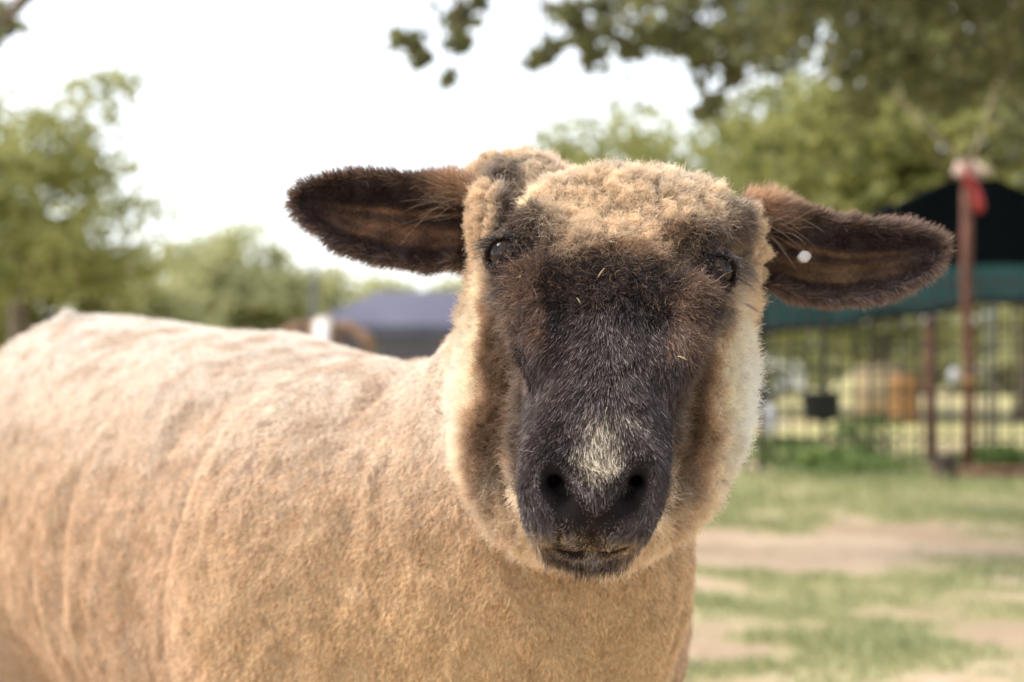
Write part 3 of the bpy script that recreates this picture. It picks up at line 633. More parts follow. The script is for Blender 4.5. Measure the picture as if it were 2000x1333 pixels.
def sheep_rough(p):
    """head, neck and body before the fine features"""
    d = np.full(len(p), .5, np.float32)
    q = p - BO.astype(np.float32); t = q @ BD.astype(np.float32); s = q @ BL.astype(np.float32)
    body = tube_field(t, s, p[:, 2], BS, BW, BT, BB, 2.15)
    body = smax(body, t - .89, .08); body = smax(body, -.17 - t, .08)
    # shoulder, haunch, legs
    body = smin(body, ell(p, bpt(.06, .10, .60), (.11, .11, .16)), .08)
    body = smin(body, ell(p, bpt(.06, -.10, .60), (.11, .11, .16)), .08)
    for sd in (1, -1):
        body = smin(body, ell(p, bpt(.70, .085 * sd, .56), (.13, .13, .19)), .08)
        body = smin(body, chain(p, [bpt(.03, .10 * sd, .5), bpt(.05, .10 * sd, .30), bpt(.035, .10 * sd, .27), bpt(.04, .10 * sd, .10), bpt(.02, .10 * sd, .04)], [.075, .04, .033, .022, .028]), .05)
        body = smin(body, chain(p, [bpt(.69, .10 * sd, .55), bpt(.66, .105 * sd, .40), bpt(.79, .10 * sd, .27), bpt(.76, .10 * sd, .10), bpt(.74, .10 * sd, .04)], [.11, .065, .03, .023, .028]), .05)
    tail = chain(p, [bpt(.85, 0, .72), bpt(.91, 0, .66), bpt(.92, 0, .58)], [.035, .028, .018]); body = smin(body, tail, .03)
    # neck
    nk = chain(p, [bpt(.03, 0, .62), np.array([.02, 1.30, .69]), P(1185, 620, 1.235)], [.135, .105, .08], .06)
    body = smin(body, nk, .07)
    body = smin(body, ell(p, np.array([.028, 1.295, .60]), (.078, .085, .13)), .07)      # brisket
    # wool ruff round the cheeks and throat
    rf = ell(p, P(1180, 690, 1.18), (.090, .085, .112), RUFF_M)
    rf = smin(rf, ell(p, P(1172, 845, 1.125), (.079, .055, .080), RUFF_M), .05)
    body = smin(body, rf, .03)
    d = np.minimum(d, body)
    near = (p[:, 0] > -.12) & (p[:, 0] < .25) & (p[:, 1] < 1.32) & (p[:, 2] > .55) & (p[:, 2] < 1.0)
    if near.any():
        pn = p[near]; h = to_head(pn).astype(np.float32); x, s_, n_ = h[:, 0], h[:, 1], h[:, 2]
        hd = tube_field(s_, x, n_, HS, HW, HT, HB, 2.35)
        hd = smax(hd, -.092 - s_, .05)
        fp = (s_ - .195) * .90 + (n_ + .030) * -.30            # front of nose and lips
        hd = smax(hd, fp, .028)
        # cheekbone crests, brows, poll wool
        for sd in (-1, 1):
            hd = smin(hd, cone(pn, from_head(.050 * sd, .030, .000), from_head(.040 * sd, .085, -.004), .012, .008), .02)
            hd = smin(hd, cone(pn, from_head(.048 * sd, -.020, .002), from_head(.070 * sd, -.014, -.014), .011, .009), .02)
        hd = smin(hd, ell(pn, from_head(.006, -.054, -.010), (.058, .028, .018), HM), .02)
        hd = smin(hd, ell(pn, from_head(.035, -.060, -.014), (.04, .022, .012), HM), .015)
        for sd, c in ((-1, P(960, 440, 1.15)), (1, P(1446, 488, 1.155))):     # wool at the ear roots
            hd = smin(hd, ell(pn, c, (.011, .02, .024)), .02)
        hd = smin(hd, ell(pn, P(1010, 362, 1.21), (.035, .03, .018)), .02)
        # nose pad and lips
        hd = smin(hd, ell(pn, from_head(0, .183, -.012), (.026, .016, .018), HM), .012)
        for sd in (-1, 1):
            hd = smin(hd, ell(pn, from_head(.015 * sd, .184, -.032), (.0165, .017, .014), HM), .012)
            hd = smin(hd, ell(pn, from_head(.027 * sd, .162, -.014), (.0115, .02, .018), HM), .014)
        hd = smin(hd, ell(pn, from_head(0, .190, -.045), (.0215, .012, .010), HM), .008)   # lower lip and chin
        db = d[near]; d[near] = smin(db, hd, .022)
    return d
def hit(px, py, f=sheep_rough, a=.85, b=1.5):
    Y = np.arange(a, b, .0005); pts = np.stack([(px - 1000) / F * Y, Y, CZ - (py - HY) / F * Y], 1).astype(np.float32)
    v = f(pts); k = int(np.argmax(v < 0)); return pts[k].astype(float)
IN = HA * -1.0
EOUT = [norm(HR * sd * .50 + HN * .66 + HA * .30) for sd in (-1, 1)]
EYES = [hit(982, 494) - EOUT[0] * .0045, hit(1406, 528) - EOUT[1] * .0045]
NOS = []
for pl, rr in (([(1078, 922), (1084, 950), (1102, 984), (1128, 1009), (1150, 1028)], [.0044, .0074, .0068, .0042, .0022]),
               ([(1252, 922), (1246, 948), (1228, 984), (1196, 1010), (1160, 1028)], [.0032, .0058, .0058, .0040, .0022])):
    NOS.append(([hit(*q) - HN * .001 + IN * .001 for q in pl], rr))
PHIL = [hit(1156, y) for y in (1000, 1030, 1060, 1086)]
MX = np.linspace(-1, 1, 15)
MOUTH = [hit(1153 + 70 * t, 1085 + 4 * math.sin(abs(t) * 3.0) - 9 * max(abs(t) - .45, 0) / .55) for t in MX]
MR = [.0016 + .0012 * (1 - t * t) for t in MX]
def sheep_field(p):
    d = sheep_rough(p)
    near = (p[:, 0] > -.06) & (p[:, 0] < .19) & (p[:, 1] < 1.2) & (p[:, 2] > .6) & (p[:, 2] < .95)
    if near.any():
        pn = p[near]; e = d[near]
        for pts, rr in NOS:
            e = smax(e, -chain(pn, pts, rr), .004)
            e = smax(e, -cone(pn, pts[2], pts[2] + np.array([0, .016, .006]), rr[2] * .8, .003), .004)
            e = smax(e, -cone(pn, pts[1], pts[1] + np.array([0, .026, .002]), rr[1] * .8, .003), .004)
        e = smax(e, -chain(pn, PHIL, [.0012, .0022, .0028, .0034]), .004)
        e = smax(e, -chain(pn, MOUTH, MR), .004)
        for c, sd in zip(EYES, (-1, 1)):
            out = EOUT[0 if sd < 0 else 1]; e = smax(e, -ell(pn, c + out * .016 - HR * sd * .008, (.0155,) * 3), .010)
            e = smax(e, -ell(pn, c + out * .008, (.0135,) * 3), .006)
            # lids: a shell round the eyeball with an almond opening
            r = np.linalg.norm(pn - c.astype(np.float32), axis=1); sh = np.abs(r - EYE_R - .0016) - .0016
            q = pn - (c + out * EYE_R).astype(np.float32)
            al = norm(HR * sd * .55 + HA * .35 - HN * .5); al = norm(al - out * (al @ out)); up = np.cross(out, al)
            opn = np.sqrt(((q @ al.astype(np.float32)) / .0094) ** 2 + ((q @ up.astype(np.float32) + .0008 * np.sign(up[2])) / .0050) ** 2) - 1
            e = smin(e, smax(sh, -opn * .007, .002), .004)
        d[near] = e
    return d
def axis_steps(lo, hi, f0, f1, fine, coarse):
    v = [lo]
    while v[-1] < hi:
        x = v[-1]; d = max(f0 - x, x - f1, 0); v.append(x + min(coarse, fine + d * .08))
    return np.array(v, np.float32)
xs = axis_steps(-.72, .30, -.05, .175, .0021, .0085)
ys = axis_steps(.88, 2.25, .92, 1.16, .0021, .0085)
zs = axis_steps(.0, .99, .61, .94, .0021, .0085)
V, Q = surface_nets(sheep_field, xs, ys, zs)
V = relax(V, Q, 1, .35); N = vnormals(V, Q)
h = to_head(V); hx, hs_, hn = h[:, 0], h[:, 1], h[:, 2]
bq = V - BO; bt = bq @ BD; bside = bq @ BL

# ---- regions (1 inside)
wob = fbm(V * 55, 3, 2) * .012
in_head = (V[:, 1] < 1.32) & (V[:, 2] > .6)
ruff_d = smin(ell(V, P(1180, 690, 1.18), (.090, .085, .112), RUFF_M), ell(V, P(1172, 845, 1.125), (.079, .055, .080), RUFF_M), .05)
face_w = np.interp(hs_, [-.12, -.06, -.02, .02, .05, .09, .14, .2, .24], [.07, .078, .080, .075, .066, .058, .052, .05, .05])
depth_n = np.interp(hs_, [-.12, -.05, 0, .05, .1, .15, .2, .24], [-.05, -.045, -.035, -.045, -.048, -.055, -.075, -.08])
# f_face: 1 on face, 0 on wool ruff
f_face = sstep(-.010, .012, hn - depth_n + wob) * (hs_ > -.13) * (V[:, 1] < 1.2) * (hs_ < .26)
cap = sstep(.0, -.030, hs_ + wob * 1.4 - .016 + .10 * np.maximum(np.abs(hx - .012) - .045, 0)) * (V[:, 1] < 1.24) * (V[:, 2] > .82)
cap = cap * sstep(.080, .064, np.abs(hx - .008) + wob)
ruff = np.where((V[:, 1] < 1.33) & (V[:, 2] > .60), sstep(.022, .006, ruff_d), 0) * (1 - f_face)
eyed = np.minimum(np.linalg.norm(V - EYES[0], axis=1), np.linalg.norm(V - EYES[1], axis=1))
upz = np.minimum(np.linalg.norm((V - P(972, 425, 1.10)) * np.array([1, .6, .55]), axis=1), np.linalg.norm((V - P(1448, 455, 1.10)) * np.array([1, .6, .6]), axis=1) + .004)
eyez = np.maximum(sstep(.042, .027, eyed + wob * .6), sstep(.024, .013, upz + wob * .5)) * (hs_ < .05)
cap = cap * (1 - eyez); f_face = np.maximum(f_face, eyez * (V[:, 1] < 1.15)); ruff = ruff * (1 - f_face)
def inell(c, r): return sstep(1.35, .95, np.sqrt((((V - c) / np.array(r)) ** 2).sum(1)) + wob * 8)
earroot = np.maximum(inell(P(932, 415, 1.15), (.013, .05, .036)), inell(P(1478, 450, 1.155), (.012, .05, .040)))
earroot = np.maximum(earroot, inell(P(1000, 345, 1.235), (.055, .045, .035))) * (V[:, 1] > 1.105)
f_face = f_face * (1 - earroot); ruff = np.maximum(ruff, earroot)
ruff = np.maximum(ruff, np.where((V[:, 1] < 1.20) & (V[:, 2] > .60) & (hs_ > -.14) & (hs_ < .15) & (hn > -.12), 1 - f_face, 0)) * (1 - np.clip(cap - earroot, 0, 1))
smooth_face = sstep(.035, .06, hs_ + wob) * sstep(.054, .044, np.abs(hx) + wob * .3) * f_face
patch = sstep(.115, .160, hs_ + wob * .8) * sstep(.188, .174, hs_ + np.abs(hx) * .5) * sstep(.021, .003, np.abs(hx - .002) + wob * .7)

# ---- fine relief of the shorn body: skin folds, shear marks, tufts
bodyw = (1 - np.maximum(f_face, ruff)) * np.clip((V[:, 1] - 1.12) / .1, 0, 1) * sstep(.30, .42, V[:, 2])
bp_ = np.stack([bt + .25 * (V[:, 2] - .6), bside * .5, V[:, 2] * .38], 1)
warp = nvec(V * 6, 50) * .05 + nvec(V * 17, 55) * .012
fold = 1 - np.abs(fbm((bp_ + warp) * 20, 61, 2)) * 2.4
fine = 1 - np.abs(vnoise((bp_ * np.array([1, 1, .6]) + warp * .6) * 62, 65)) * 2
fold2 = 1 - np.abs(vnoise((bp_ + warp * 1.4) * 11, 71)) * 2
patchy = sstep(-.15, .45, vnoise(V * 7, 81))
neckf = sstep(.12, -.08, bt) * sstep(.76, .70, V[:, 2])
disp = (fold * .0060 * (.25 + .75 * patchy) + fine * .0012 * (1.1 - .6 * patchy) + fold2 * .0030 + fbm(V * 95, 91, 2) * .0030) * bodyw
disp += neckf * bodyw * (1 - np.abs(vnoise(np.stack([(V[:, 0] + V[:, 2] * .5) * 17, V[:, 1] * 6, V[:, 2] * 6], 1), 101)) * 2) * .008
disp += (fbm(V * 70, 111, 2) * .0035 + fbm(V * 160, 113, 1) * .002) * np.maximum(cap, ruff)
tuft = np.exp(-((V - hit(131, 636, a=1.5, b=2.3)) ** 2).sum(1) / .011 ** 2)
V = V + N * disp[:, None] + tuft[:, None] * np.array([[0, 0, .013]]); N = vnormals(V, Q)

# ---- coat colours (natural tones, with some light painted in)
DARK, BROWN, TAN, CREAM, IVORY = C(.043, .031, .030), C(.095, .062, .045), C(.56, .38, .24), C(.93, .815, .65), C(.96, .93, .88)
def coat(V, hx, hs_, hn, cap, ruff, f_face, patch, seed=0):
    m1 = fbm(V * 38, 201, 3); m2 = fbm(V * 110, 205, 2)
    n0 = len(V); one = np.ones((n0, 1))
    body = mixc(C(.75, .55, .385) * one, C(.935, .84, .745) * one, sstep(.62, .84, V[:, 2] + .06 * m1))  # tan fleece; paler back paints the light from above into it
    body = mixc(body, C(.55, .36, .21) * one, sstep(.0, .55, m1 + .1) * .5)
    body = mixc(body, C(.85, .62, .36) * one, sstep(1.42, 1.2, V[:, 1]) * sstep(.74, .55, V[:, 2]) * .8)  # golden tint paints a warm glow on chest and throat
    face = mixc(DARK * one, BROWN * one, sstep(-.2, .5, m1 + .25 * m2) * (.35 + .65 * sstep(.03, -.02, hs_)))
    crest = sstep(.013, .004, np.abs(np.abs(hx) - np.interp(hs_, [0, .09], [.054, .041]))) * sstep(.005, .025, hs_) * sstep(.10, .06, hs_)
    face = mixc(face, C(.34, .20, .13) * one, crest * (.40 + .45 * m2))
    lip = sstep(.166, .182, hs_) * sstep(-.012, -.028, hn + .15 * np.abs(hx))
    face = mixc(face, C(.42, .295, .18) * one, np.clip(lip * (.85 + .4 * m2), 0, 1) * sstep(.037, .026, np.abs(hx)))
    face = mixc(face, C(.17, .115, .075) * one, sstep(-.036, -.044, hn) * sstep(.17, .182, hs_) * .8)
    ed = np.minimum(np.linalg.norm(V - EYES[0], axis=1), np.linalg.norm(V - EYES[1], axis=1))
    brow = sstep(.026, -.03, hs_) * sstep(.054, .040, np.abs(hx - .008)) * sstep(.018, .034, ed)
    face = mixc(face, C(.034, .026, .028) * one, sstep(.044, .024, ed + .008 * m1) * .85)
    face = mixc(face, C(.17, .105, .062) * one, brow * (.7 + .3 * m2))
    face = mixc(face, C(.16, .125, .09) * one, patch)
    # ruff: dark brown beside the face, cream on the outside
    out = sstep(.056, .084, np.abs(hx + .002) + .012 * m1)
    low = sstep(.105, .15, hs_ - hn * .25 - .012 + .01 * m1)
    out = np.maximum(out, sstep(-.03, -.055, hs_)); rf = mixc(C(.165, .10, .058) * one, TAN * one, sstep(.0, .5, np.maximum(out, low * .8)))
    rf = mixc(rf, CREAM * one, sstep(.35, .85, np.maximum(out, low) + .12 * m1))
    rf = mixc(rf, rf * np.array([[.84, .76, .68]]), sstep(-.01, -.05, hs_)); rf = mixc(rf, IVORY * one, sstep(.072, .095, np.abs(hx)) * .85 * sstep(-.05, .02, hs_))  # ivory outer edge paints rim light into the wool
    cp = mixc(TAN * one, CREAM * one, sstep(-.5, .15, m1 + 14 * (-hs_ - .010)))
    cp = mixc(cp, IVORY * one, sstep(-.045, -.085, hs_ + .02 * m1) * .4); cp = cp * np.array([[.88, .82, .76]])
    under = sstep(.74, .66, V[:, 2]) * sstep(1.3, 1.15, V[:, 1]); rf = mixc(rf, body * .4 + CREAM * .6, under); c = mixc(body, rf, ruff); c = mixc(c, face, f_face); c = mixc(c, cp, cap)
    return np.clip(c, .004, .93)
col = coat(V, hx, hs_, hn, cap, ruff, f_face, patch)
inn = np.zeros(len(V))
for pts, rr in NOS:
    inn = np.maximum(inn, sstep(.004, .0005, chain(V.astype(np.float32), [q.astype(np.float32) for q in pts], [r_ * w_ for r_, w_ in zip(rr, (.98, .98, .85, .8, .7))])))
for pts, rr in NOS:
    for k in (1, 2): inn = np.maximum(inn, sstep(.0028, .0006, cone(V.astype(np.float32), pts[k], pts[k] + np.array([0, .026, .002]), rr[k] * .9, .004)))
groove = np.minimum(chain(V.astype(np.float32), MOUTH, [.8 * r_ for r_ in MR]), chain(V.astype(np.float32), PHIL[1:], [.002] * 3))
inn = np.maximum(inn, sstep(.0019 + .0012 * sstep(.018, .008, np.abs(hx)), .0006, groove))
nosd = np.minimum.reduce([chain(V.astype(np.float32), pts, rr) for pts, rr in NOS] + [groove])
pad = sstep(.021, .015, np.abs(hx)) * sstep(.172, .180, hs_) * sstep(-.040, -.030, hn) * (hn < .004)
lids = np.zeros(len(V))
for c in EYES: lids = np.maximum(lids, sstep(.0152, .0134, np.linalg.norm(V - c, axis=1)))
skin = np.maximum(np.maximum(inn, lids), pad * .8)
legdark = sstep(.36, .30, V[:, 2])
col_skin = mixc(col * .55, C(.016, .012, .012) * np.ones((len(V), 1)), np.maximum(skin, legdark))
M_skin = tinted('sheep_skin', .9, 220, .2, .08)
sheep = mesh_np('sheep', V, Q, M_skin, col=col_skin)
tag(sheep, 'shorn tan sheep with dark face and cream wool ruff, looking straight at the camera', 'sheep')

# ---- coat strands
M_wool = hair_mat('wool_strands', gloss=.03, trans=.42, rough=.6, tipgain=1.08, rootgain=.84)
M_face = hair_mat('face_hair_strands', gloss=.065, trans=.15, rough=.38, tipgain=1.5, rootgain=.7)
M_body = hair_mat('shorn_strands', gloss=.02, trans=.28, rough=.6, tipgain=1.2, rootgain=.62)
def attr(a, tri, bc): return (a[tri] * bc).sum(1)
def tang(v, n): return norm(v - n * (v * n).sum(1, keepdims=True))
ones = np.ones(len(V))
# visible side weight: strands thin out on the far flank
facing = .25 + .75 * sstep(-.35, .05, ((np.array([0, 0, CZ]) - V) * N).sum(1) / np.linalg.norm(V - np.array([0, 0, CZ]), axis=1))

def clumps(p, n, M):
    k = rng.choice(len(p), M, replace=False); c = p[k].astype(np.float32); out = np.empty(len(p), np.int64); c2 = (c * c).sum(1)
    for a in range(0, len(p), 20000):
        b = p[a:a + 20000].astype(np.float32); out[a:a + 20000] = np.argmin(c2[None, :] - 2 * b @ c.T, axis=1)
    return c[out].astype(float), n[k][out], out
def clump_bend(p, n, d, L, M, amount, lift=1.0):
    c, cn, ids = clumps(p, n, M); lean = nvec(c * 60, 905); tl = L.mean() * lift * (1 + .5 * hash3(ids, ids * 7, ids * 3, 5))
    tip = c + norm(cn + .7 * lean) * tl[:, None]
    return (tip - (p + norm(d) * L[:, None])) / L[:, None] * amount, ids
def body_coat(count):
    w = (1 - np.maximum(np.maximum(f_face, cap), ruff * .7)) * facing * sstep(.30, .38, V[:, 2]) * np.clip(1.9 / V[:, 1] ** 2, .3, 1.2) * ((V[:, 1] > 1.1) | (V[:, 2] < .6) | (ruff < .5))
    p, n, tri, bc = scatter(V, Q, N, w, count)
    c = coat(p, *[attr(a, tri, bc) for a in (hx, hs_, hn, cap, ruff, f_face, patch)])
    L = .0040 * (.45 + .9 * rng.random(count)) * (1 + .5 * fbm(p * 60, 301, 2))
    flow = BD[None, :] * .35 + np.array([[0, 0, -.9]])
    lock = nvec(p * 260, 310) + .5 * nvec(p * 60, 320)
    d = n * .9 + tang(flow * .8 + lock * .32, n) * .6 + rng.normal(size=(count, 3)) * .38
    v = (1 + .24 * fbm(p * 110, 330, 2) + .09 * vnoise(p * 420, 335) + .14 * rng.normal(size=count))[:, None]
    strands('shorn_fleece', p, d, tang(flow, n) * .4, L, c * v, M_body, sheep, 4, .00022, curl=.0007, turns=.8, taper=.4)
body_coat(300000)
def ruff_coat(count):
    w = ruff * (1 - cap) * facing * (V[:, 1] < 1.34)
    p, n, tri, bc = scatter(V, Q, N, w, count)
    c = coat(p, *[attr(a, tri, bc) for a in (hx, hs_, hn, cap, ruff, f_face, patch)])
    L = (.0115 + .005 * fbm(p * 50, 401, 2)) * (.5 + .8 * rng.random(count))
    lock = nvec(p * 120, 410) * .9 + nvec(p * 45, 420) * .6
    outw = np.sign(attr(hx, tri, bc))[:, None] * HR[None, :] * .35 + np.array([[0, .25, -.25]])
    d = n + lock * .75 + outw * .5 + rng.normal(size=(count, 3)) * .25; L = L * (1 - .45 * attr(earroot, tri, bc))
    cb, ids = clump_bend(p, n, d, L, 1300, .45)
    v = (1 + .13 * fbm(p * 110, 430, 2) + .10 * hash3(ids, ids + 3, ids * 5, 9) + .08 * rng.normal(size=count))[:, None]
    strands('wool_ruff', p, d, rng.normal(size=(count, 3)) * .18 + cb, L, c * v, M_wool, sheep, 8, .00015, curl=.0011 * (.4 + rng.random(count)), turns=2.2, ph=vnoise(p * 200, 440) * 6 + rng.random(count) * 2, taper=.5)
ruff_coat(190000)
def cap_coat(count):
    w = cap * facing
    p, n, tri, bc = scatter(V, Q, N, w, count)
    a = [attr(q, tri, bc) for q in (hx, hs_, hn, cap, ruff, f_face, patch)]
    c = coat(p, *a)
    tuftn = fbm(p * 75, 501, 2)
    L = (.0085 + .0035 * tuftn) * (.5 + .8 * rng.random(count)) * np.clip(a[3] + .25, .3, 1)
    lock = nvec(p * 150, 510) + nvec(p * 60, 520) * .8
    d = n + lock * .95 + np.array([[0, 0, .2]]) + rng.normal(size=(count, 3)) * .25
    cb, ids = clump_bend(p, n, d, L, 700, .62, 1.05)
    v = (1 + .16 * fbm(p * 120, 530, 2) + .16 * hash3(ids, ids + 3, ids * 5, 9) + .08 * rng.normal(size=count))[:, None]
    strands('wool_cap', p, d, rng.normal(size=(count, 3)) * .2 + cb, L, c * v, M_wool, sheep, 9, .00016, curl=.0015 * (.4 + rng.random(count)), turns=2.6, ph=vnoise(p * 220, 540) * 6 + rng.random(count) * 2, taper=.5)
cap_coat(95000)
def face_coat(count):
    w = f_face * (1 - cap * .8) * (1 - skin) * facing
    p, n, tri, bc = scatter(V, Q, N, w, count)
    a = [attr(q, tri, bc) for q in (hx, hs_, hn, cap, ruff, f_face, patch)]
    c = coat(p, *a); sm = attr(smooth_face, tri, bc); x, s_, n_ = a[0], a[1], a[2]
    fuzz = 1 - sm
    L = (.0075 * sm + .0085 * fuzz) * (.55 + .8 * rng.random(count)) * np.interp(s_, [.12, .19], [1, .7])
    eye_d = np.minimum(np.linalg.norm(p - EYES[0], axis=1), np.linalg.norm(p - EYES[1], axis=1)); L *= .22 + .78 * sstep(.014, .034, eye_d)
    L *= .12 + .88 * sstep(.001, .013, attr(nosd, tri, bc))
    chin = sstep(.184, .195, s_) * sstep(-.034, -.042, n_); L *= 1 + .9 * chin + .5 * a[6]
    flow = HA[None, :] + (x / .05)[:, None] * HR[None, :] * np.interp(s_, [.0, .12, .16, .2], [.5, .6, .3, .3])[:, None] + nvec(p * 45, 610) * .35
    lock = nvec(p * 170, 620)
    d_s = n * .42 + tang(flow + lock * .35, n) * 1.0 + rng.normal(size=(count, 3)) * .12
    d_f = n * .9 + tang(flow * .6 + lock * 1.1, n) * .9 + rng.normal(size=(count, 3)) * .3
    d = d_s * sm[:, None] + d_f * fuzz[:, None] + chin[:, None] * np.array([[0, -.3, -.9]])
    wp = (rng.random(count) < a[6] * .62 * sstep(.004, .010, attr(nosd, tri, bc))).astype(float); c = mixc(c, C(.62, .55, .44) * np.ones((count, 1)), wp * sm)
    grey = (rng.random(count) < .10 + .25 * sstep(.03, .0, np.abs(x)) * sstep(.03, .08, s_)) * sm * (1 - a[6])  # grey hairs, denser along the bridge to paint its sheen
    v = (1 + .35 * fbm(p * 150, 630, 2) + .40 * rng.normal(size=count))[:, None]
    c = mixc(c, C(.24, .205, .20) * np.ones((count, 1)), grey)
    c = mixc(c, C(.36, .235, .14) * np.ones((count, 1)), fuzz * (rng.random(count) < .10 + .16 * sstep(.02, -.02, s_)) * .8)
    strands('face_hair', p, d, tang(flow, n) * .15 + fuzz[:, None] * rng.normal(size=(count, 3)) * .3, L, c * np.clip(v, .3, 2), M_face, sheep, 5, .00016, curl=.0007 * fuzz, turns=1.5, taper=.25)
face_coat(130000)

# ---- ears: cupped leaves, outline from base to tip
def make_ear(top, bot, Yb, Yt, cup, sd, label, inner):
    nu, nv = 44, 26
    top = np.array(top, float); bot = np.array(bot, float)
    def along(a, u):
        d = np.append(0, np.cumsum(np.linalg.norm(np.diff(a, axis=0), axis=1))); d /= d[-1]
        return np.stack([np.interp(u, *curve_tab(d, a[:, 0])), np.interp(u, *curve_tab(d, a[:, 1]))], 1)
    u = np.linspace(0, 1, nu); T = along(top, u); B = along(bot, u); v = np.linspace(-1, 1, nv)
    front = np.zeros((nu, nv, 3)); back = np.zeros((nu, nv, 3))
    for i in range(nu):
        Y = Yb + (Yt - Yb) * u[i]
        a, b = P(*T[i], Y), P(*B[i], Y); wdt = np.linalg.norm(b - a)
        for j in range(nv):
            f = (v[j] + 1) / 2; prof = (1 - v[j] ** 2) ** .8
            fold = math.exp(-((v[j] + .62) / .22) ** 2) * .30 + math.exp(-((v[j] + .05 - .25 * u[i]) / .11) ** 2) * .20 + math.exp(-((v[j] - .42) / .11) ** 2) * .18
            dpt = cup * wdt * (prof - fold * (1 - u[i] * .6)) * (1 - .35 * u[i])
            q = a + (b - a) * f
            front[i, j] = q + np.array([0, dpt, 0]); th = .0035 + .004 * (1 - u[i]) * prof
            back[i, j] = q + np.array([0, dpt + th * 2 * (prof + .12), 0])
    Vf = front.reshape(-1, 3); Vb = back.reshape(-1, 3); o = nu * nv
    quads = []
    for i in range(nu - 1):
        for j in range(nv - 1):
            k = i * nv + j; quads.append((k, k + nv, k + nv + 1, k + 1)); quads.append((o + k, o + k + 1, o + k + nv + 1, o + k + nv))
    for i in range(nu - 1):
        for j, flip in ((0, 0), (nv - 1, 1)):
            k = i * nv + j; q = (k, o + k, o + k + nv, k + nv); quads.append(q[::-1] if flip else q)
    for j in range(nv - 1):
        k = (nu - 1) * nv + j; quads.append((k, o + k, o + k + 1, k + 1))
    Ve = np.concatenate([Vf, Vb]); Qe = np.array(quads)
    Ne = vnormals(Ve, Qe)
    if (Ne[:o, 1].mean()) > 0: Qe = Qe[:, ::-1]; Ne = -Ne
    uu = np.repeat(u, nv); vv = np.tile(v, nu); uu = np.concatenate([uu, uu]); vv = np.concatenate([vv, vv]); isf = np.concatenate([np.ones(o), np.zeros(o)])
    m = fbm(Ve * 60, 701, 2)
    def ecol(Vx, uu, vv, isf):
        m = fbm(Vx * 70, 701, 2); one = np.ones((len(Vx), 1))
        c = C(.050, .033, .031) * one
        band = np.exp(-((vv + .30 - .25 * uu) / .10) ** 2) + np.exp(-((vv - .22) / .16) ** 2) + .8 * np.exp(-((vv - .52) / .12) ** 2)
        c = mixc(c, C(*inner) * one, np.clip(band * (.7 + .6 * m), 0, 1) * sstep(.92, .55, uu) * isf * sstep(.8, .62, np.abs(vv)))
        c = mixc(c, C(.58, .38, .24) * one, sstep(.40, .06, uu) * sstep(-.35, -.8, vv) * .95)
        c = mixc(c, C(.26, .15, .09) * one, (1 - isf) * .55)
        return c
    ce = ecol(Ve, uu, vv, isf)
    ear = mesh_np('ear', Ve, Qe, M_skin, sheep, col=ce * .55); ear['label'] = label
    rim = sstep(.72, 1.0, np.maximum(np.abs(vv), sstep(.86, 1, uu)))
    p, n, tri, bc = scatter(Ve, Qe, Ne, .6 + .4 * isf + rim * 1.4, 48000)
    U = attr(uu, tri, bc); VV = attr(vv, tri, bc); I = attr(isf, tri, bc); R = attr(rim, tri, bc)
    tipd = norm(P(*T[-1], Yt) - P(*((T[0] + B[0]) / 2), Yb))
    wd = norm(P(*B[nu // 3], Yb) - P(*T[nu // 3], Yb))
    outw = tipd[None, :] * .8 + wd[None, :] * (VV ** 3 * .9 * (1 - .8 * sstep(.8, 1, U)))[:, None]
    L = (.0062 + .0032 * R) * (.4 + .9 * rng.random(len(p))) * (1 - .5 * I * sstep(.75, .5, np.abs(VV))) * (1 + .6 * sstep(.35, .05, U) * sstep(-.3, -.8, VV))
    d = n * (.45 + .3 * R)[:, None] + tang(outw, n) * (.7)[None] if False else n * (.40)  + outw * (.55 + .3 * R)[:, None] + nvec(p * 150, 720) * .35 + rng.normal(size=p.shape) * .2
    rimc = C(.34, .22, .15) * np.ones((len(p), 1)); c = mixc(ecol(p, U, VV, I), rimc, R * (rng.random(len(p)) < .3) * .8) * np.clip(1 + .2 * fbm(p * 160, 730, 2) + .2 * rng.normal(size=len(p)), .3, 2)[:, None]  # lighter rim hairs paint the backlit fringe into the colour
    strands('ear_hair', p, d, nvec(p * 80, 740) * .2, L, c, M_face, ear, 5, .00016, taper=.2)
    # long stray hairs across the base
    k = 26; r0 = np.stack([P(*(T[3] * .8 + B[3] * .2 + np.array([sd * rng.random() * 50, (rng.random() - .3) * 45])), Yb - .004) for _ in range(k)])
    strands('stray_hair', r0, np.tile(tipd, (k, 1)) + rng.normal(size=(k, 3)) * .55 + np.array([[0, -.3, 0]]), np.array([[0, 0, -.25]]) + rng.normal(size=(k, 3)) * .15, .022 + .018 * rng.random(k), C(.25, .17, .12) * np.ones((k, 1)), M_face, ear, 7, .00014, taper=.3)
    return ear, front
earA, _ = make_ear([(945, 366), (900, 359), (800, 350), (700, 346), (635, 357), (595, 372), (577, 390)],
                [(940, 524), (895, 514), (840, 518), (760, 507), (695, 487), (632, 450), (590, 414), (577, 392)], 1.16, 1.15, .32, -1,
                'dark ear with bare brown inside, tilted up', (.42, .235, .135))
earB, fr = make_ear([(1440, 400), (1490, 398), (1560, 414), (1650, 435), (1735, 443), (1805, 456), (1842, 480)],
                [(1450, 556), (1500, 558), (1560, 576), (1640, 584), (1715, 573), (1780, 549), (1826, 512), (1842, 482)], 1.17, 1.16, .37, 1,
                'dark ear carrying a small round white tag', (.34, .20, .105))
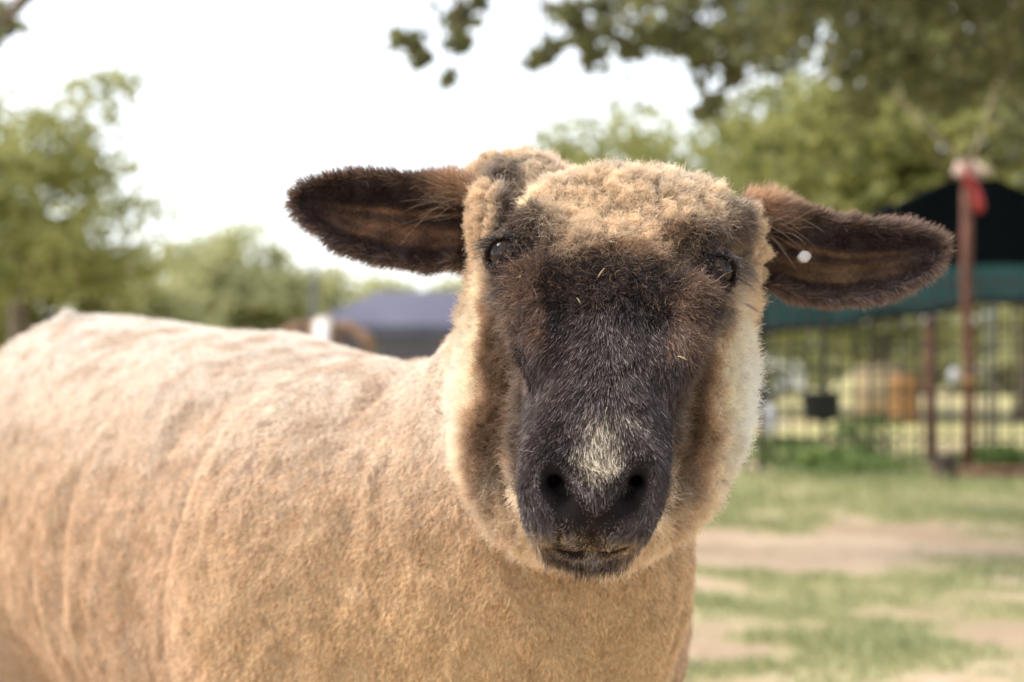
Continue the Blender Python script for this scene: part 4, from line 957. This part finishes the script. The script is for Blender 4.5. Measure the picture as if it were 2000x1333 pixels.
# ---- ear tag
tg = MB(); tc_ = hit(1490, 503) * 0 + P(1570, 503, 1.166)
tg.lathe((0, 0, 0), [(.0002, .003), (.0022, .003), (.0042, .0022), (.0042, .0008), (.0044, -.0008), (.0030, -.0014), (.0012, -.0016), (.0012, -.012)], 18)
tagm = plain('tag_plastic', (.48, .44, .42), (.68, .65, .62), 600, .5, bump=.3)
tg.v = [tuple(np.array(q) * (1 + .16 * vnoise(np.array([q]) * 420, 77)[0])) for q in tg.v]
to = tg.build('ear_tag', tagm, sheep, True); to.location = tc_; to.rotation_euler = (math.radians(80), 0, .2)

# ---- eyes
def eye_mat():
    m, n, l, b = new_mat('sheep_eye'); tc = n.new('ShaderNodeTexCoord'); sp = n.new('ShaderNodeSeparateXYZ'); l.new(tc.outputs['Object'], sp.inputs[0])
    def math_(op, a, bb):
        q = n.new('ShaderNodeMath'); q.operation = op
        for i, v_ in enumerate((a, bb)):
            if isinstance(v_, (int, float)): q.inputs[i].default_value = v_
            else: l.new(v_, q.inputs[i])
        return q.outputs[0]
    rx = math_('DIVIDE', sp.outputs[0], .0040); ry = math_('DIVIDE', sp.outputs[1], .0017)
    rr = math_('ADD', math_('POWER', math_('ABSOLUTE', rx, 0), 2.0), math_('POWER', math_('ABSOLUTE', ry, 0), 2.0))
    r2 = math_('SQRT', math_('ADD', math_('MULTIPLY', sp.outputs[0], sp.outputs[0]), math_('MULTIPLY', sp.outputs[1], sp.outputs[1])), 0)
    ns = n.new('ShaderNodeTexNoise'); ns.inputs['Scale'].default_value = 500; l.new(tc.outputs['Object'], ns.inputs['Vector'])
    ir = n.new('ShaderNodeValToRGB'); l.new(ns.outputs['Fac'], ir.inputs[0]); ir.color_ramp.elements[0].color = (.016, .011, .009, 1); ir.color_ramp.elements[1].color = (.055, .036, .024, 1)
    m1 = n.new('ShaderNodeMix'); m1.data_type = 'RGBA'; l.new(sp.outputs[2], m1.inputs[0]); l.new(math_('GREATER_THAN', rr, 1.0), m1.inputs[0])
    m1.inputs[6].default_value = (.008, .008, .014, 1); l.new(ir.outputs[0], m1.inputs[7])
    m2 = n.new('ShaderNodeMix'); m2.data_type = 'RGBA'; l.new(math_('GREATER_THAN', r2, .0070), m2.inputs[0]); l.new(m1.outputs[2], m2.inputs[6]); m2.inputs[7].default_value = (.05, .03, .025, 1)
    l.new(m2.outputs[2], b.inputs['Base Color']); b.inputs['Roughness'].default_value = .6; b.inputs['Coat Weight'].default_value = .8; b.inputs['Coat IOR'].default_value = 1.36; b.inputs['Specular IOR Level'].default_value = .0; b.inputs['Coat Roughness'].default_value = .02
    return m
M_eye = eye_mat()
for c, sd in zip(EYES, (-1, 1)):
    e = MB(); prof = []
    for k in range(25):
        a = math.pi * (k / 24); z = math.cos(a) * EYE_R; r = max(math.sin(a) * EYE_R, 1e-5)
        if z > .0062: z += .0008 * sstep(.0062, .0098, np.array([z]))[0]
        prof.append((r, z))
    e.lathe((0, 0, 0), prof, 32)
    o = e.build('eye', M_eye, sheep, True); o.location = c
    look = EOUT[0 if sd < 0 else 1]
    zax = Vector(look); xax = Vector(norm(HA * .45 - HN * .35 + HR * sd * .3)); yax = zax.cross(xax).normalized(); xax = yax.cross(zax).normalized()
    from mathutils import Matrix
    o.rotation_euler = Matrix((xax, yax, zax)).transposed().to_euler()
    # eyelashes on the upper lid
    k = 22; al = norm(HR * sd * .55 + HA * .35 - HN * .5); al = norm(al - look * (al @ look)); up = np.cross(look, al); up = up if up[2] > 0 else -up
    tt = rng.uniform(-1, 1, k); r0 = c + look * (EYE_R + .001) + al * (tt * .0082)[:, None] + up * (.0052 * np.sqrt(np.clip(1 - tt ** 2, 0, 1)) + .0006)[:, None] - look * (.0045 * tt ** 2)[:, None]
    strands('eyelash', r0, np.tile(look * .7 - up * .15 + HR * sd * .8, (k, 1)) + al * (tt * .4)[:, None] + rng.normal(size=(k, 3)) * .12, np.tile(np.array([[0, 0, -.35]]), (k, 1)), .012 + .006 * rng.random(k), C(.02, .018, .024) * np.ones((k, 1)), M_face, sheep, 6, .00020, taper=.2)
# ---- whiskers and stray guard hairs
wr = []; wd_ = []; wc = []
for px, py in ((1010, 985), (1016, 1000), (1022, 1018), (1030, 1030), (1038, 1044), (1048, 1052), (1300, 975), (1290, 1000), (1280, 1015), (1262, 1036), (1318, 930), (1320, 900), (1012, 950), (1100, 870), (1045, 890), (1090, 1112), (1120, 1120), (1185, 1118), (1010, 930)):
    q = hit(px + (8 if px < 1160 else -8), py - 6); sd = -1 if px < 1160 else 1
    wr.append(q); wd_.append(HR * sd * 1.0 + HN * .35 + np.array([0, -.1, -.35]) + rng.normal(size=3) * .2); wc.append((.62, .55, .46))
wr[13] = hit(1100, 866); wd_[13] = norm(P(1028, 888, .94) - wr[13])
strands('whisker', np.array(wr), np.array(wd_), rng.normal(size=(len(wr), 3)) * .15 + np.array([[0, 0, -.2]]), (.008 + .012 * rng.random(len(wr))), np.array(wc), M_wool, sheep, 7, .00011, taper=.3)
# ---- hooves
M_hoof = plain('hoof_horn', (.02, .016, .014), (.06, .045, .035), 60, .5)
for t_, sd in ((.012, 1), (.012, -1), (.732, 1), (.732, -1)):
    hm = MB(); c = bpt(t_, .10 * sd, 0)
    for k in (-1, 1):
        cc = c + BL * .014 * k - BD * .006
        hm.lathe(cc, [(.017, .001), (.020, .004), (.019, .02), (.016, .042), (.010, .05)], 14)
    hm.build('hoof', M_hoof, sheep, True)

# ---- bits of straw caught in the coat
M_straw = plain('straw', (.45, .33, .14), (.62, .50, .28), 90, .7)
for px, py, a, ln, lb in ((998, 402, 1.9, .0055, 'short straw bit caught at the edge of the forehead wool'), (1172, 536, 2.2, .0042, 'golden straw bit lying on the bridge between the eyes'), (1462, 602, .5, .005, 'brown husk bit stuck in the cheek wool under the tagged ear'),
        (1056, 764, 1.5, .004, 'tiny straw bit on the dark cheek beside the muzzle'), (1130, 590, 1.0, .0025, 'tiny pale straw bit below the golden straw bit'), (1330, 700, .4, .003, 'pale straw bit on the cheekbone crest below the far eye'), (866, 812, .6, .007, 'dark twig bit caught on the neck beside the ruff')):
    q = hit(px, py) + np.array([0, -.007, 0]); e = MB(); d = np.array([math.cos(a), .15, -math.sin(a)]) * ln
    e.tube([-d, -d * .3 + np.array([0, -.0006, .0004]), d * .4 + np.array([0, -.0006, .0003]), d], [.0002, .00045, .00045, .00015], 7)
    o = e.build('straw', M_straw if 'brown' not in lb and 'dark' not in lb else M_hoof, None, True); o.location = q; tag(o, lb, 'straw', 'bits of straw in the coat')
